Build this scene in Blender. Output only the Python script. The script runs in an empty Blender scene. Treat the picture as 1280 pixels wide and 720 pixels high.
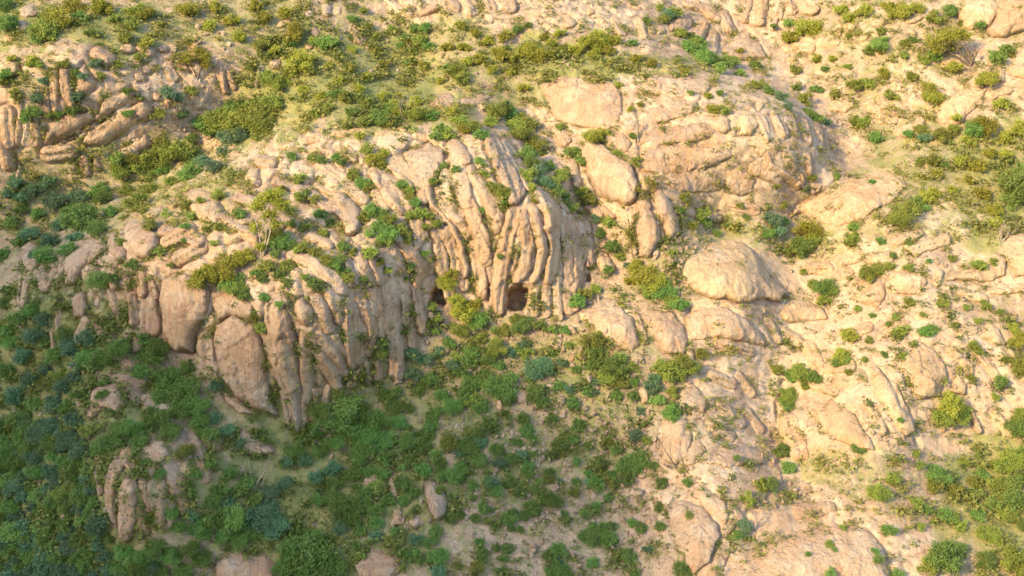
import bpy, math, random
import numpy as np
from mathutils import Vector, Matrix, Quaternion

scn = bpy.context.scene
col = scn.collection
random.seed(7)
RNG = np.random.default_rng(7)

# ------------------------------------------------------------------ camera
PITCH = math.radians(15.0)
DIST = 77.0                                   # metres from the drone to the cliff foot
F = np.array([0.0, math.cos(PITCH), -math.sin(PITCH)])     # view direction
T = np.array([0.0, math.sin(PITCH), math.cos(PITCH)])      # up the hillside sheet
N = -F                                                     # out of the hillside
X = np.array([1.0, 0.0, 0.0])
P0 = np.array([0.0, 0.0, 20.0])               # cliff foot
CAM = P0 - F * DIST
cam_data = bpy.data.cameras.new('camera')
cam_data.sensor_width = 36.0
cam_data.angle = math.radians(45.0)
cam_data.clip_start = 0.5
cam_data.clip_end = 8000.0
cam = bpy.data.objects.new('camera', cam_data)
cam.location = CAM
cam.rotation_euler = (math.pi / 2 - PITCH, 0, 0)
col.objects.link(cam)
scn.camera = cam
FOC = 640.0 / math.tan(math.radians(22.5))    # focal length in photo pixels

# ------------------------------------------------------------------ light
SUN_EL = math.radians(24.0)
SUN_AZ = math.radians(45.0)                   # to the left of straight behind the camera
SUN = np.array([-math.sin(SUN_AZ) * math.cos(SUN_EL), -math.cos(SUN_AZ) * math.cos(SUN_EL), math.sin(SUN_EL)])
w = bpy.data.worlds.new('World')
scn.world = w
w.use_nodes = True
nt = w.node_tree
bg = nt.nodes['Background']
sky = nt.nodes.new('ShaderNodeTexSky')
sky.sky_type = 'NISHITA'
sky.sun_disc = False
sky.sun_elevation = SUN_EL
sky.sun_rotation = math.atan2(SUN[0], SUN[1])
sky.air_density = 1.0
sky.dust_density = 2.0
nt.links.new(sky.outputs[0], bg.inputs[0])
bg.inputs[1].default_value = 0.15
sun_data = bpy.data.lights.new('sun', 'SUN')
sun_data.energy = 2.05
sun_data.angle = math.radians(0.75)
sun_data.color = (1.0, 0.72, 0.36)
sun = bpy.data.objects.new('sun', sun_data)
sun.rotation_euler = Vector(SUN).to_track_quat('Z', 'Y').to_euler()
sun.location = (-60, -90, 90)
col.objects.link(sun)
scn.view_settings.view_transform = 'Standard'
scn.view_settings.look = 'None'
scn.view_settings.exposure = 1.85
scn.view_settings.gamma = 1.0
scn.view_settings.use_curve_mapping = False

# ------------------------------------------------------------------ noise
_r = np.random.default_rng(11)
PERM = _r.permutation(512)
PERM = np.concatenate([PERM, PERM, PERM])
GANG = _r.random(512) * 2 * np.pi
GX, GY = np.cos(GANG), np.sin(GANG)
J1, J2, J3 = _r.random(512), _r.random(512), _r.random(512)
def hsh(i, j, s):
    return PERM[(PERM[(i + 37 * s) & 511] + j + 91 * s) & 511]
def perlin(x, y, s=0):
    xi = np.floor(x).astype(np.int64); yi = np.floor(y).astype(np.int64)
    xf = x - xi; yf = y - yi
    ux = xf * xf * xf * (xf * (xf * 6 - 15) + 10); uy = yf * yf * yf * (yf * (yf * 6 - 15) + 10)
    def g(i, j, dx, dy):
        h = hsh(xi + i, yi + j, s)
        return GX[h] * dx + GY[h] * dy
    a = g(0, 0, xf, yf); b = g(1, 0, xf - 1, yf); c = g(0, 1, xf, yf - 1); d = g(1, 1, xf - 1, yf - 1)
    return ((a + ux * (b - a)) * (1 - uy) + (c + ux * (d - c)) * uy) * 1.5
def fbm(x, y, s=0, o=4, gain=0.5):
    r = 0; a = 1.0
    for k in range(o):
        r = r + a * perlin(x, y, s + k); a *= gain; x = x * 2.03 + 5.1; y = y * 2.03 - 3.7
    return r
VOFF = [None, None]; VID = [None]
def voronoi(x, y, s=0):
    xi = np.floor(x).astype(np.int64); yi = np.floor(y).astype(np.int64)
    f1 = np.full(x.shape, 9.0); f2 = np.full(x.shape, 9.0); cid = np.zeros(x.shape, np.int64); ox = np.zeros(x.shape); oy = np.zeros(x.shape)
    for i in (-1, 0, 1):
        for j in (-1, 0, 1):
            h = hsh(xi + i, yi + j, s)
            ex_ = xi + i + 0.1 + 0.8 * J1[h] - x; ey_ = yi + j + 0.1 + 0.8 * J2[h] - y
            dd = np.hypot(ex_, ey_)
            n = dd < f1
            f2 = np.where(n, f1, np.minimum(f2, dd)); cid = np.where(n, h, cid); f1 = np.where(n, dd, f1)
            ox = np.where(n, ex_, ox); oy = np.where(n, ey_, oy)
    VOFF[0], VOFF[1] = ox, oy; VID[0] = cid
    return f1, f2, cid
def sstep(a, b, x):
    t = np.clip((x - a) / (b - a), 0, 1)
    return t * t * (3 - 2 * t)

# ------------------------------------------------------------------ materials
def new_mat(name):
    m = bpy.data.materials.new(name); m.use_nodes = True
    nt = m.node_tree
    return m, nt, nt.nodes['Principled BSDF']
class NB:
    """small node builder"""
    def __init__(s, nt): s.nt = nt
    def n(s, t, **k):
        q = s.nt.nodes.new(t)
        for a, b in k.items(): setattr(q, a, b)
        return q
    def l(s, a, b): s.nt.links.new(a, b)
    def noise(s, vec, scale, detail=4, rough=0.55, dist=0.0):
        q = s.n('ShaderNodeTexNoise'); q.inputs['Scale'].default_value = scale
        q.inputs['Detail'].default_value = detail; q.inputs['Roughness'].default_value = rough
        q.inputs['Distortion'].default_value = dist
        s.l(vec, q.inputs['Vector']); return q.outputs['Fac']
    def ramp(s, fac, a, b, ca=(0, 0, 0, 1), cb=(1, 1, 1, 1)):
        q = s.n('ShaderNodeValToRGB'); e = q.color_ramp.elements
        e[0].position = a; e[0].color = ca; e[1].position = b; e[1].color = cb
        s.l(fac, q.inputs[0]); return q.outputs[0]
    def mix(s, f, a, b, mode='MIX'):
        q = s.n('ShaderNodeMix', data_type='RGBA', blend_type=mode)
        for v, i in ((f, 0), (a, 6), (b, 7)):
            if isinstance(v, (int, float)): q.inputs[i].default_value = v
            elif isinstance(v, tuple): q.inputs[i].default_value = v
            else: s.l(v, q.inputs[i])
        return q.outputs[2]
    def math(s, op, a, b=0.0):
        q = s.n('ShaderNodeMath', operation=op)
        for v, i in ((a, 0), (b, 1)):
            if isinstance(v, (int, float)): q.inputs[i].default_value = v
            else: s.l(v, q.inputs[i])
        return q.outputs[0]
    def attr(s, name):
        return s.n('ShaderNodeAttribute', attribute_name=name).outputs['Fac']
    def pos(s, sc=(1, 1, 1)):
        g = s.n('ShaderNodeNewGeometry')
        m = s.n('ShaderNodeMapping'); m.inputs['Scale'].default_value = sc
        s.l(g.outputs['Position'], m.inputs['Vector']); return m.outputs[0]
    def bump(s, h, strength, dist, normal=None):
        q = s.n('ShaderNodeBump'); q.inputs['Strength'].default_value = strength; q.inputs['Distance'].default_value = dist
        s.l(h, q.inputs['Height'])
        if normal is not None: s.l(normal, q.inputs['Normal'])
        return q.outputs[0]

def rock_colour(b):
    p = b.pos()
    big = b.noise(p, 0.10, 3, 0.6)
    mid = b.noise(p, 0.55, 5, 0.62, 0.6)
    fine = b.noise(p, 5.0, 6, 0.7)
    st = b.noise(b.pos((1.9, 1.9, 0.22)), 0.9, 5, 0.65, 0.4)
    c = b.mix(b.ramp(big, 0.38, 0.62), (0.46, 0.34, 0.215, 1), (0.44, 0.28, 0.155, 1))
    c = b.mix(b.ramp(mid, 0.44, 0.68), c, (0.55, 0.445, 0.315, 1))
    c = b.mix(b.math('MULTIPLY', b.ramp(st, 0.53, 0.68), 0.55), c, (0.36, 0.175, 0.08, 1))
    c = b.mix(b.math('MULTIPLY', b.ramp(b.noise(p, 0.28, 5, 0.65, 0.5), 0.52, 0.66), 0.3), c, (0.36, 0.29, 0.22, 1))
    st2 = b.noise(b.pos((1.3, 1.3, 0.16)), 1.7, 4, 0.6)
    c = b.mix(b.math('MULTIPLY', b.ramp(st2, 0.54, 0.68), 0.55), c, (0.22, 0.175, 0.14, 1))
    c = b.mix(b.math('MULTIPLY', b.ramp(fine, 0.35, 0.72), 0.45), c, (0.60, 0.49, 0.38, 1))
    lich = b.noise(p, 2.3, 5, 0.7)
    c = b.mix(b.math('MULTIPLY', b.ramp(lich, 0.58, 0.68), 0.55), c, (0.25, 0.215, 0.18, 1))
    return c, p, mid, fine
def mat_rock(name, tint=(1, 1, 1, 1)):
    m, nt, bs = new_mat(name); b = NB(nt)
    c, p, mid, fine = rock_colour(b)
    oi = b.n('ShaderNodeObjectInfo')
    c = b.mix(0.8, c, b.mix(oi.outputs['Random'], (0.86, 0.84, 0.84, 1), (1.06, 1.02, 0.97, 1)), 'MULTIPLY')
    c = b.mix(1.0, c, tuple(q * 0.94 for q in tint[:3]) + (1,), 'MULTIPLY')
    b.l(c, bs.inputs['Base Color'])
    bs.inputs['Roughness'].default_value = 0.9
    bs.inputs['Specular IOR Level'].default_value = 0.15
    cr = b.n('ShaderNodeTexVoronoi', feature='DISTANCE_TO_EDGE'); cr.inputs['Scale'].default_value = 0.75
    wv = b.n('ShaderNodeVectorMath', operation='ADD')
    nz = b.n('ShaderNodeTexNoise'); nz.inputs['Scale'].default_value = 0.8; nz.inputs['Detail'].default_value = 4
    b.l(b.pos((1.7, 1.7, 0.38)), wv.inputs[0]); b.l(p, nz.inputs['Vector']); b.l(nz.outputs['Color'], wv.inputs[1])
    b.l(wv.outputs[0], cr.inputs['Vector'])
    crack = b.ramp(cr.outputs[0], 0.0, 0.03)
    pres = b.ramp(b.noise(p, 0.7, 3), 0.52, 0.66)
    c = b.mix(b.math('MULTIPLY', b.math('SUBTRACT', 1.0, b.ramp(cr.outputs[0], 0.0, 0.05)), b.math('MULTIPLY', pres, 0.5)), c, (0.16, 0.085, 0.045, 1))
    b.l(c, bs.inputs['Base Color'])
    h = b.math('ADD', b.math('MULTIPLY', mid, 1.6), b.math('ADD', b.math('MULTIPLY', fine, 0.5), b.math('MULTIPLY', b.noise(b.pos((1.5, 1.5, 0.5)), 2.2, 6, 0.7, 0.5), 0.8)))
    n1 = b.bump(h, 0.95, 0.26)
    n2 = b.bump(b.math('MAXIMUM', crack, b.math('SUBTRACT', 1.0, pres)), 0.6, 0.08, n1)
    b.l(n2, bs.inputs['Normal'])
    return m
def mat_ground():
    m, nt, bs = new_mat('hillside_ground'); b = NB(nt)
    c, p, mid, fine = rock_colour(b)
    soiln = b.noise(p, 1.1, 6, 0.7)
    soil = b.mix(b.ramp(soiln, 0.35, 0.68), (0.26, 0.185, 0.12, 1), (0.42, 0.315, 0.22, 1))
    spk = b.noise(p, 7.0, 5, 0.8)
    soil = b.mix(b.math('MULTIPLY', b.ramp(spk, 0.5, 0.64), 0.75), soil, (0.50, 0.41, 0.31, 1))
    soil = b.mix(b.math('MULTIPLY', b.ramp(b.noise(p, 2.6, 5, 0.75), 0.53, 0.66), 0.6), soil, (0.165, 0.115, 0.07, 1))
    rk = b.ramp(b.math('ADD', b.attr('rock'), b.math('MULTIPLY', b.math('SUBTRACT', soiln, 0.5), 0.7)), 0.35, 0.6)
    c = b.mix(rk, soil, b.mix(1.0, c, (0.92, 0.92, 0.92, 1), 'MULTIPLY'))
    gn = b.noise(p, 1.7, 6, 0.72)
    gcol = b.mix(b.ramp(b.noise(p, 0.45, 3), 0.38, 0.62), (0.13, 0.175, 0.05, 1), (0.25, 0.245, 0.08, 1))
    g = b.ramp(b.math('ADD', b.attr('grass'), b.math('MULTIPLY', b.math('SUBTRACT', gn, 0.5), 1.5)), 0.34, 0.72)
    c = b.mix(b.math('MULTIPLY', g, 0.8), c, gcol)
    b.l(c, bs.inputs['Base Color'])
    bs.inputs['Roughness'].default_value = 0.95
    bs.inputs['Specular IOR Level'].default_value = 0.1
    h = b.math('ADD', b.math('MULTIPLY', mid, 0.9), b.math('ADD', b.math('MULTIPLY', fine, 0.5), b.math('MULTIPLY', spk, 0.22)))
    b.l(b.bump(h, 0.75, 0.2), bs.inputs['Normal'])
    return m
def mat_leaf(name, c1, c2, trans=0.3):
    m, nt, bs = new_mat(name); b = NB(nt)
    oi = b.n('ShaderNodeObjectInfo')
    v = b.attr('leafvar')
    c = b.mix(v, c1, c2)
    hs = b.n('ShaderNodeHueSaturation')
    b.l(c, hs.inputs['Color'])
    b.l(b.math('ADD', b.math('MULTIPLY', oi.outputs['Random'], 0.04), 0.468), hs.inputs['Hue'])
    b.l(b.math('ADD', b.math('MULTIPLY', oi.outputs['Random'], 0.5), 0.78), hs.inputs['Value'])
    bs.inputs['Roughness'].default_value = 0.65
    bs.inputs['Specular IOR Level'].default_value = 0.2
    b.l(hs.outputs[0], bs.inputs['Base Color'])
    tr = b.n('ShaderNodeBsdfTranslucent'); b.l(hs.outputs[0], tr.inputs['Color'])
    mx = b.n('ShaderNodeMixShader'); mx.inputs[0].default_value = trans
    b.l(bs.outputs[0], mx.inputs[1]); b.l(tr.outputs[0], mx.inputs[2])
    b.l(mx.outputs[0], nt.nodes['Material Output'].inputs['Surface'])
    return m
def mat_wood(name, c1, c2):
    m, nt, bs = new_mat(name); b = NB(nt)
    f = b.noise(b.pos((3, 3, 0.8)), 4.0, 4)
    b.l(b.mix(b.ramp(f, 0.35, 0.65), c1, c2), bs.inputs['Base Color'])
    bs.inputs['Roughness'].default_value = 0.85
    b.l(b.bump(f, 0.5, 0.02), bs.inputs['Normal'])
    return m
M_ROCK = mat_rock('tan_granite')
M_PALE = mat_rock('pale_granite', (1.10, 1.10, 1.02, 1))
M_PINK = mat_rock('pink_grey_granite', (1.0, 0.97, 0.95, 1))
M_STONE = mat_rock('grey_stone', (0.92, 0.98, 1.02, 1))
M_QUARTZ = mat_rock('white_quartz', (1.30, 1.45, 1.65, 1))
M_GROUND = mat_ground()
LEAF = {
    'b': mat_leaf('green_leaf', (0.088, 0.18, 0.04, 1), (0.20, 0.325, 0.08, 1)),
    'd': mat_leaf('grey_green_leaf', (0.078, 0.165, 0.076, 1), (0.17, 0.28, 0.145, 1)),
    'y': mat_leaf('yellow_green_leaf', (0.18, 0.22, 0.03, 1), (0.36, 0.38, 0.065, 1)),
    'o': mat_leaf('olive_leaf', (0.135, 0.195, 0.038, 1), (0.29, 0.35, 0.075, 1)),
    'l': mat_leaf('light_green_leaf', (0.12, 0.215, 0.045, 1), (0.25, 0.37, 0.095, 1)),
}
M_HERB = mat_leaf('herb_leaf', (0.12, 0.22, 0.05, 1), (0.35, 0.38, 0.10, 1), 0.4)
M_STEM = mat_wood('brown_bark', (0.10, 0.07, 0.045, 1), (0.20, 0.15, 0.10, 1))
M_PALEWOOD = mat_wood('pale_bark', (0.22, 0.175, 0.12, 1), (0.40, 0.33, 0.24, 1))

# ------------------------------------------------------------------ hillside sheet
# (u, v) are metres across and up the hillside sheet, d metres out of it.
SLOPE = 0.70
def ctrl(s):
    return [tuple(float(q) for q in t.split(',')) for t in s.split()]
# photo pixel + metres that the ground stands out from the mean slope there
OFFS = ctrl('''
0,60,2.5 100,60,3 200,70,1.5 280,90,.5 0,150,1.5 100,150,1 200,150,0 0,220,-1 100,215,-1.5 200,205,-1.8
300,140,-1.5 250,190,-2 180,240,-2.2 110,265,-2.2 60,295,-2.3 0,320,-2.2
0,0,.5 150,0,1 300,20,.5 400,60,.5 450,100,.5 505,60,-.6 520,100,-.4 560,60,.5
560,135,1.5 480,160,1.8 420,180,2 340,210,2.5 260,245,2.8 190,275,3 150,300,2.5 90,320,1.5 40,330,.3
300,330,4 380,370,4.4 440,330,3.8 500,300,3.2 560,190,2.6 620,180,2.9 660,240,3.3 700,260,3 380,260,2.8 450,240,2.6
200,470,-.5 270,490,0 340,530,-.8 390,540,-1.1 450,500,-1 500,462,-.8 560,410,-.6 620,397,-.1 700,397,.1 740,360,-.4
230,400,1.9 340,440,2.3 400,450,2 470,420,1.6 530,350,1 600,310,1.9 680,320,1.9
100,380,1 160,360,2 180,440,.6 60,420,-.5
640,150,0 680,190,-.3 720,260,-.4 770,335,-.5
740,180,1.8 780,220,2 830,260,1.9 800,300,1.2 850,290,.8
700,95,1 800,100,1.6 900,110,1.8 980,130,1.5 1030,170,.3 800,180,2 900,180,2.3 1000,200,1.2 870,250,.3 950,280,-.2 1000,240,-.5
870,50,-1.3 920,85,-1.5 980,110,-1.5 1020,140,-1.6 1050,200,-1.6 1000,260,-1.7 900,282,-1 990,340,-1.6 1000,400,-1.4 980,480,-1.6 975,560,-1.5
1100,50,.3 1200,40,1 1280,0,2 1240,130,1.2 1150,150,.3 1080,260,.8 1150,220,.5 1250,250,.5 1100,340,.6 1200,330,.8 1280,310,1.5
1100,480,1.3 1180,430,1.2 1250,460,.8 1180,545,-.3 1060,540,.9 1050,600,.6 1120,620,.5 1240,620,-.2 1280,560,0
920,340,.8 880,390,.5 760,400,.6 830,400,.6 920,410,.8 870,450,.3
600,450,-.8 700,450,-.6 650,520,-.9 560,560,-1 750,560,-.8 800,620,-.7 650,640,-.8 540,640,-.6 700,700,-.6
850,530,.4 900,560,.6 950,600,.3 870,660,1 930,690,1.2 1000,690,1.3 1080,680,.9 840,720,.8
150,490,1.2 150,540,.8 170,600,1.6 170,665,.2 220,600,.8 280,560,0 330,580,-.8 60,520,-1.5 30,600,-2.5 60,700,-2.5 200,700,-.8 300,650,-1 400,600,-1.2 400,680,-1.2 480,620,-1
''')
pts = []
for px, py, o in OFFS:
    o *= 1.55
    x = (px - 640) / FOC; y = (360 - py) / FOC
    v = y * (DIST - o) / (1 - SLOPE * y); dd = -SLOPE * v + o
    pts.append((x * (DIST - dd), v, o))
for a in range(-80, 81, 20):
    for b_ in (-45, 52): pts.append((a, b_, 0.0))
for b_ in range(-25, 45, 15):
    for a in (-70, 70): pts.append((a, b_, 0.0))
pts = np.array(pts)
def tps_fit(P, lam=0.25):
    n = len(P); xy = P[:, :2]
    r2 = ((xy[:, None] - xy[None]) ** 2).sum(-1)
    K = 0.5 * r2 * np.log(r2 + 1e-9) + lam * np.eye(n) * 10
    A = np.zeros((n + 3, n + 3)); A[:n, :n] = K; A[:n, n] = 1; A[:n, n + 1:] = xy; A[n:, :n] = A[:n, n:].T
    return np.linalg.solve(A, np.concatenate([P[:, 2], [0, 0, 0]])), xy
def tps_eval(fit, U, V):
    c, xy = fit; n = len(xy); r = np.full(U.shape, c[n]) + c[n + 1] * U + c[n + 2] * V
    for k in range(n):
        r2 = (U - xy[k, 0]) ** 2 + (V - xy[k, 1]) ** 2
        r = r + c[k] * 0.5 * r2 * np.log(r2 + 1e-9)
    return r
FIT = tps_fit(pts)

RES = 0.09
cu = np.arange(-43.0, 43.0 + RES / 2, RES); cv = np.arange(-19.5, 27.0 + RES / 2, RES)
GU, GV = np.meshgrid(cu, cv)
# coarse evaluation then bilinear
su = np.linspace(-44, 44, 300); sv = np.linspace(-21, 28, 170)
SU, SV = np.meshgrid(su, sv)
OC = tps_eval(FIT, SU, SV)
def bil(A, us, vs, u, v):
    fx = np.clip((u - us[0]) / (us[1] - us[0]), 0, len(us) - 1.001); fy = np.clip((v - vs[0]) / (vs[1] - vs[0]), 0, len(vs) - 1.001)
    i = fx.astype(int); j = fy.astype(int); a = fx - i; b = fy - j
    return (A[j, i] * (1 - a) + A[j, i + 1] * a) * (1 - b) + (A[j + 1, i] * (1 - a) + A[j + 1, i + 1] * a) * b
BASE = bil(OC, su, sv, GU, GV) - SLOPE * GV
BASE0 = BASE.copy()

def uv_of(px, py, D=None):
    """photo pixel -> where its line of sight meets the hillside"""
    D = BASE0 if D is None else D
    px = np.atleast_1d(np.asarray(px, float)); py = np.atleast_1d(np.asarray(py, float))
    x = (px - 640) / FOC; y = (360 - py) / FOC
    d = np.zeros_like(x)
    for k in range(30):
        u = x * (DIST - d); v = y * (DIST - d)
        d = 0.5 * d + 0.5 * bil(D, cu, cv, u, v)
    return x * (DIST - d), y * (DIST - d)
def px_of(u, v, d):
    return 640 + FOC * u / (DIST - d), 360 - FOC * v / (DIST - d)
PX, PY = px_of(GU, GV, BASE0)                 # which part of the photograph shows each bit of ground

def zone(lst):
    r = np.zeros_like(PX)
    wx = PX + 25 * fbm(GU / 2.5, GV / 2.5, 60, 3); wy = PY + 20 * fbm(GU / 2.5, GV / 2.5, 64, 3)
    for x, y, rx, ry, a in lst:
        q = ((wx - x) / rx) ** 2 + ((wy - y) / ry) ** 2
        r = np.maximum(r, a * sstep(1.35, 0.55, q))
    return r
GRASS = zone(ctrl('''430,95,140,75,.9 1180,200,120,60,.6 1130,280,90,40,.5 600,100,120,50,.6 340,150,60,40,.7 700,75,100,32,.85 830,85,80,22,.6 560,70,90,60,.6 100,30,130,32,.8 40,90,60,40,.4 300,30,120,40,.6
1250,235,70,90,.75 1150,250,70,40,.5 1240,625,80,90,.7 600,520,230,120,.62 150,230,170,70,.6 60,560,150,220,.9 400,610,180,120,.75 1100,60,120,60,.45 1200,170,100,40,.55
900,285,60,28,.6 1070,590,80,32,.5 720,690,180,60,.35 500,130,100,40,.8 780,480,80,50,.4 1000,300,60,30,.5 380,250,60,50,.35'''))
ROCKM = zone(ctrl('''1080,470,230,120,.9 1120,320,220,70,.9 1100,60,150,60,.7 1200,100,100,70,.8 900,520,90,90,.8 1000,690,200,70,.95 860,640,60,100,.9 900,400,110,50,.8
850,170,220,110,1 780,220,80,60,1 700,20,120,40,.8 560,10,100,30,.8 880,30,120,50,.8 350,300,270,170,1 600,270,190,140,1 120,140,170,90,.95 90,370,90,50,.9 170,540,90,110,.7 250,330,130,90,1 1030,560,90,70,.7 1180,230,120,50,.5'''))
# relief
GRASS = np.clip(np.maximum(GRASS, 0.46 - 0.28 * ROCKM) + 0.10 * fbm(GU / 4, GV / 4, 66, 3), 0, 1)
BIG = 1 - 0.68 * sstep(780, 900, PX) - 0.6 * sstep(260, 190, PX) * sstep(250, 215, PY) * sstep(50, 80, PY)         # the right-hand slopes are smoother sheets
low = 0.30 * fbm(GU / 7, GV / 7, 1, 3)
soil = 0.13 * fbm(GU / 1.5, GV / 1.5, 5, 4) + 0.035 * fbm(GU / 0.4, GV / 0.4, 9, 2)
ang = math.radians(-28)
ru = GU * math.cos(ang) + GV * math.sin(ang); rv = -GU * math.sin(ang) + GV * math.cos(ang)
ru = ru + 0.5 * fbm(GU / 1.8, GV / 1.8, 20, 3); rv = rv + 0.5 * fbm(GU / 1.8, GV / 1.8, 24, 3)
f1, f2, cid = voronoi(ru / 2.0, rv / 1.35, 3)
l1 = np.sqrt(np.clip((f2 - f1) / 0.55, 0, 1)) * (0.35 + 0.65 * J3[cid])
g1, g2, gid = voronoi(ru / 0.72 + 9, rv / 0.52, 5)
l2 = np.sqrt(np.clip((g2 - g1) / 0.5, 0, 1)) * J3[gid]
present = sstep(0.0, 0.35, ROCKM - 0.45 + 0.55 * fbm(GU / 3.0, GV / 3.0, 30, 3))
h1_, h2_, hid = voronoi(ru / 0.33 + 3, rv / 0.27, 7)
l3 = np.sqrt(np.clip((h2_ - h1_) / 0.5, 0, 1)) * J3[hid]
LUMP = present * BIG * (0.42 * l1 + 0.16 * l2 + 0.05 * l3 - 0.24)
ROCKA = np.clip(present * (0.35 + 0.5 * l1 + 0.25 * l2), 0, 1)
BASE = BASE + low * 0.6
def ridged(x, y, s, o=3):
    r = 0; a = 1.0
    for k in range(o):
        r = r + a * (0.5 - np.abs(perlin(x, y, s + k))); a *= 0.5; x = x * 2.1 + 3.3; y = y * 2.1 - 1.7
    return r
GRAIN = 0.055 * ridged(ru / 1.3, rv / 0.9, 33, 3) + 0.03 * ridged(GU / 0.28, GV / 0.28, 37, 2)
SHEET = BASE + soil + LUMP + present * BIG * GRAIN

# traced grooves: joints and gullies cut into rock ("px,py,halfwidth px,depth m")
def seg_sd(ptsuv, w_, U, V):
    best = np.full(U.shape, -9.0)
    for k in range(len(ptsuv) - 1):
        (ax, ay), (bx, by) = ptsuv[k], ptsuv[k + 1]
        L2 = (bx - ax) ** 2 + (by - ay) ** 2 + 1e-9
        t = np.clip(((U - ax) * (bx - ax) + (V - ay) * (by - ay)) / L2, 0, 1)
        best = np.maximum(best, w_[k] + t * (w_[k + 1] - w_[k]) - np.hypot(U - ax - t * (bx - ax), V - ay - t * (by - ay)))
    return best
GROOVE = np.zeros_like(BASE)
for s, hw, dep in (
    ('797,95 797,125 796,150 798,175 800,200', 3.5, .5), ('640,150 665,190 700,230 730,280', 8, .5), ('800,218 830,222 870,215 905,207', 3, .4),
    ('880,108 870,135 905,142 940,135', 2.5, .3), ('50,190 110,160 160,130 200,115', 2.5, .6), ('100,182 150,150 190,125', 2, .5), ('200,340 265,312 290,300', 2, .3),
    ('130,320 170,310 215,290 250,275', 2, .25), ('1040,230 1000,262 985,300', 8, .4), ('505,40 520,75 510,110', 6, .5), ('1098,455 1125,500 1150,555', 4, .6),
    ('1085,500 1110,545', 3, .5), ('1215,440 1240,470 1265,505', 3.5, .4), ('980,480 970,520 975,570 960,620', 5, .5), ('900,720 905,680 945,640', 4, .5),
    ('845,582 850,550 862,520', 2.5, .4), ('1040,600 1050,660 1060,700', 1.5, .15), ('1105,345 1113,372', 2, .35), ('770,500 800,470', 3, .1), ('855,380 862,425 870,445', 3, .4)):
    q = np.array(ctrl(s)); u, v = uv_of(q[:, 0], q[:, 1])
    sd = seg_sd(list(zip(u, v)), [hw * 0.05] * len(u), GU + 0.35 * fbm(GU * .6, GV * .6, 71, 4), GV + 0.35 * fbm(GU * .6, GV * .6, 75, 4))
    GROOVE = np.maximum(GROOVE, 0.7 * dep * sstep(-0.10, hw * 0.05, sd) * sstep(-0.55, 0.25, fbm(GU / 1.3, GV / 1.3, 77, 3)))
SHEET = SHEET - GROOVE
# caves under the cliff (openings traced from the photograph)
CAVE = np.zeros_like(BASE)
def poly_sd(P, U, V):
    d2 = np.full(U.shape, 1e9); ins = np.zeros(U.shape, bool); n = len(P)
    for k in range(n):
        ax, ay = P[k]; bx, by = P[(k + 1) % n]
        L2 = (bx - ax) ** 2 + (by - ay) ** 2 + 1e-9
        t = np.clip(((U - ax) * (bx - ax) + (V - ay) * (by - ay)) / L2, 0, 1)
        d2 = np.minimum(d2, (U - ax - t * (bx - ax)) ** 2 + (V - ay - t * (by - ay)) ** 2)
        c = (ay > V) != (by > V)
        ins ^= c & (U < (bx - ax) * (V - ay) / (by - ay + 1e-12) + ax)
    return np.where(ins, 1, -1) * np.sqrt(d2)
for s, dep in (('631,388 633,366 637,359 648,356 660,359 663,366 660,380 656,391', 2.6), ('535,384 538,366 545,357 553,364 559,381', 2.2), ('731,352 733,343 738,341 741,352', 1.2), ('607,378 609,360 613,360 612,380', 1.0)):
    q = np.array(ctrl(s)); u, v = uv_of(q[:, 0], q[:, 1])
    sd = poly_sd(list(zip(u, v)), GU + 0.1 * fbm(GU * 2, GV * 2, 81, 2), GV + 0.1 * fbm(GU * 2, GV * 2, 85, 2))
    CAVE = np.maximum(CAVE, dep * sstep(-0.05, 0.22, sd))
SHEET = SHEET - CAVE
TRENCH = np.zeros_like(BASE)                  # gaps opened along the edges of rocks
TOP = SHEET.copy()                            # uppermost surface, rocks included
COVER = np.zeros_like(BASE)                   # height of rock above the sheet

def world(u, v, d):
    return P0 + np.multiply.outer(u, X) + np.multiply.outer(v, T) + np.multiply.outer(d, N)
def mesh_from_grid(name, co, keep, mat):
    """quad mesh from an array of points (rows, cols, 3), only the cells in keep"""
    R, C = co.shape[:2]
    ids = np.arange(R * C).reshape(R, C)
    q = np.stack([ids[:-1, :-1], ids[:-1, 1:], ids[1:, 1:], ids[1:, :-1]], -1)[keep]
    used = np.unique(q); remap = np.zeros(R * C, np.int64); remap[used] = np.arange(len(used))
    me = bpy.data.meshes.new(name)
    fast_mesh(me, co.reshape(-1, 3)[used], remap[q])
    me.materials.append(mat)
    return me, used
def fast_mesh(me, co, faces, smooth=True):
    k = faces.shape[1]; nf = len(faces)
    me.vertices.add(len(co)); me.vertices.foreach_set('co', np.ascontiguousarray(co, np.float32).ravel())
    me.loops.add(nf * k); me.loops.foreach_set('vertex_index', np.ascontiguousarray(faces, np.int32).ravel())
    me.polygons.add(nf); me.polygons.foreach_set('loop_start', np.arange(0, nf * k, k, dtype=np.int32))
    me.polygons.foreach_set('loop_total', np.full(nf, k, np.int32))
    me.polygons.foreach_set('use_smooth', np.full(nf, smooth, bool))
    me.update(calc_edges=True)
def put(name, data, parent=None, label=None, cat=None, group=None, kind=None):
    o = bpy.data.objects.new(name, data); col.objects.link(o)
    if parent is not None: o.parent = parent
    if label: o['label'] = label
    if cat: o['category'] = cat
    if group: o['group'] = group
    if kind: o['kind'] = kind
    return o

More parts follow.
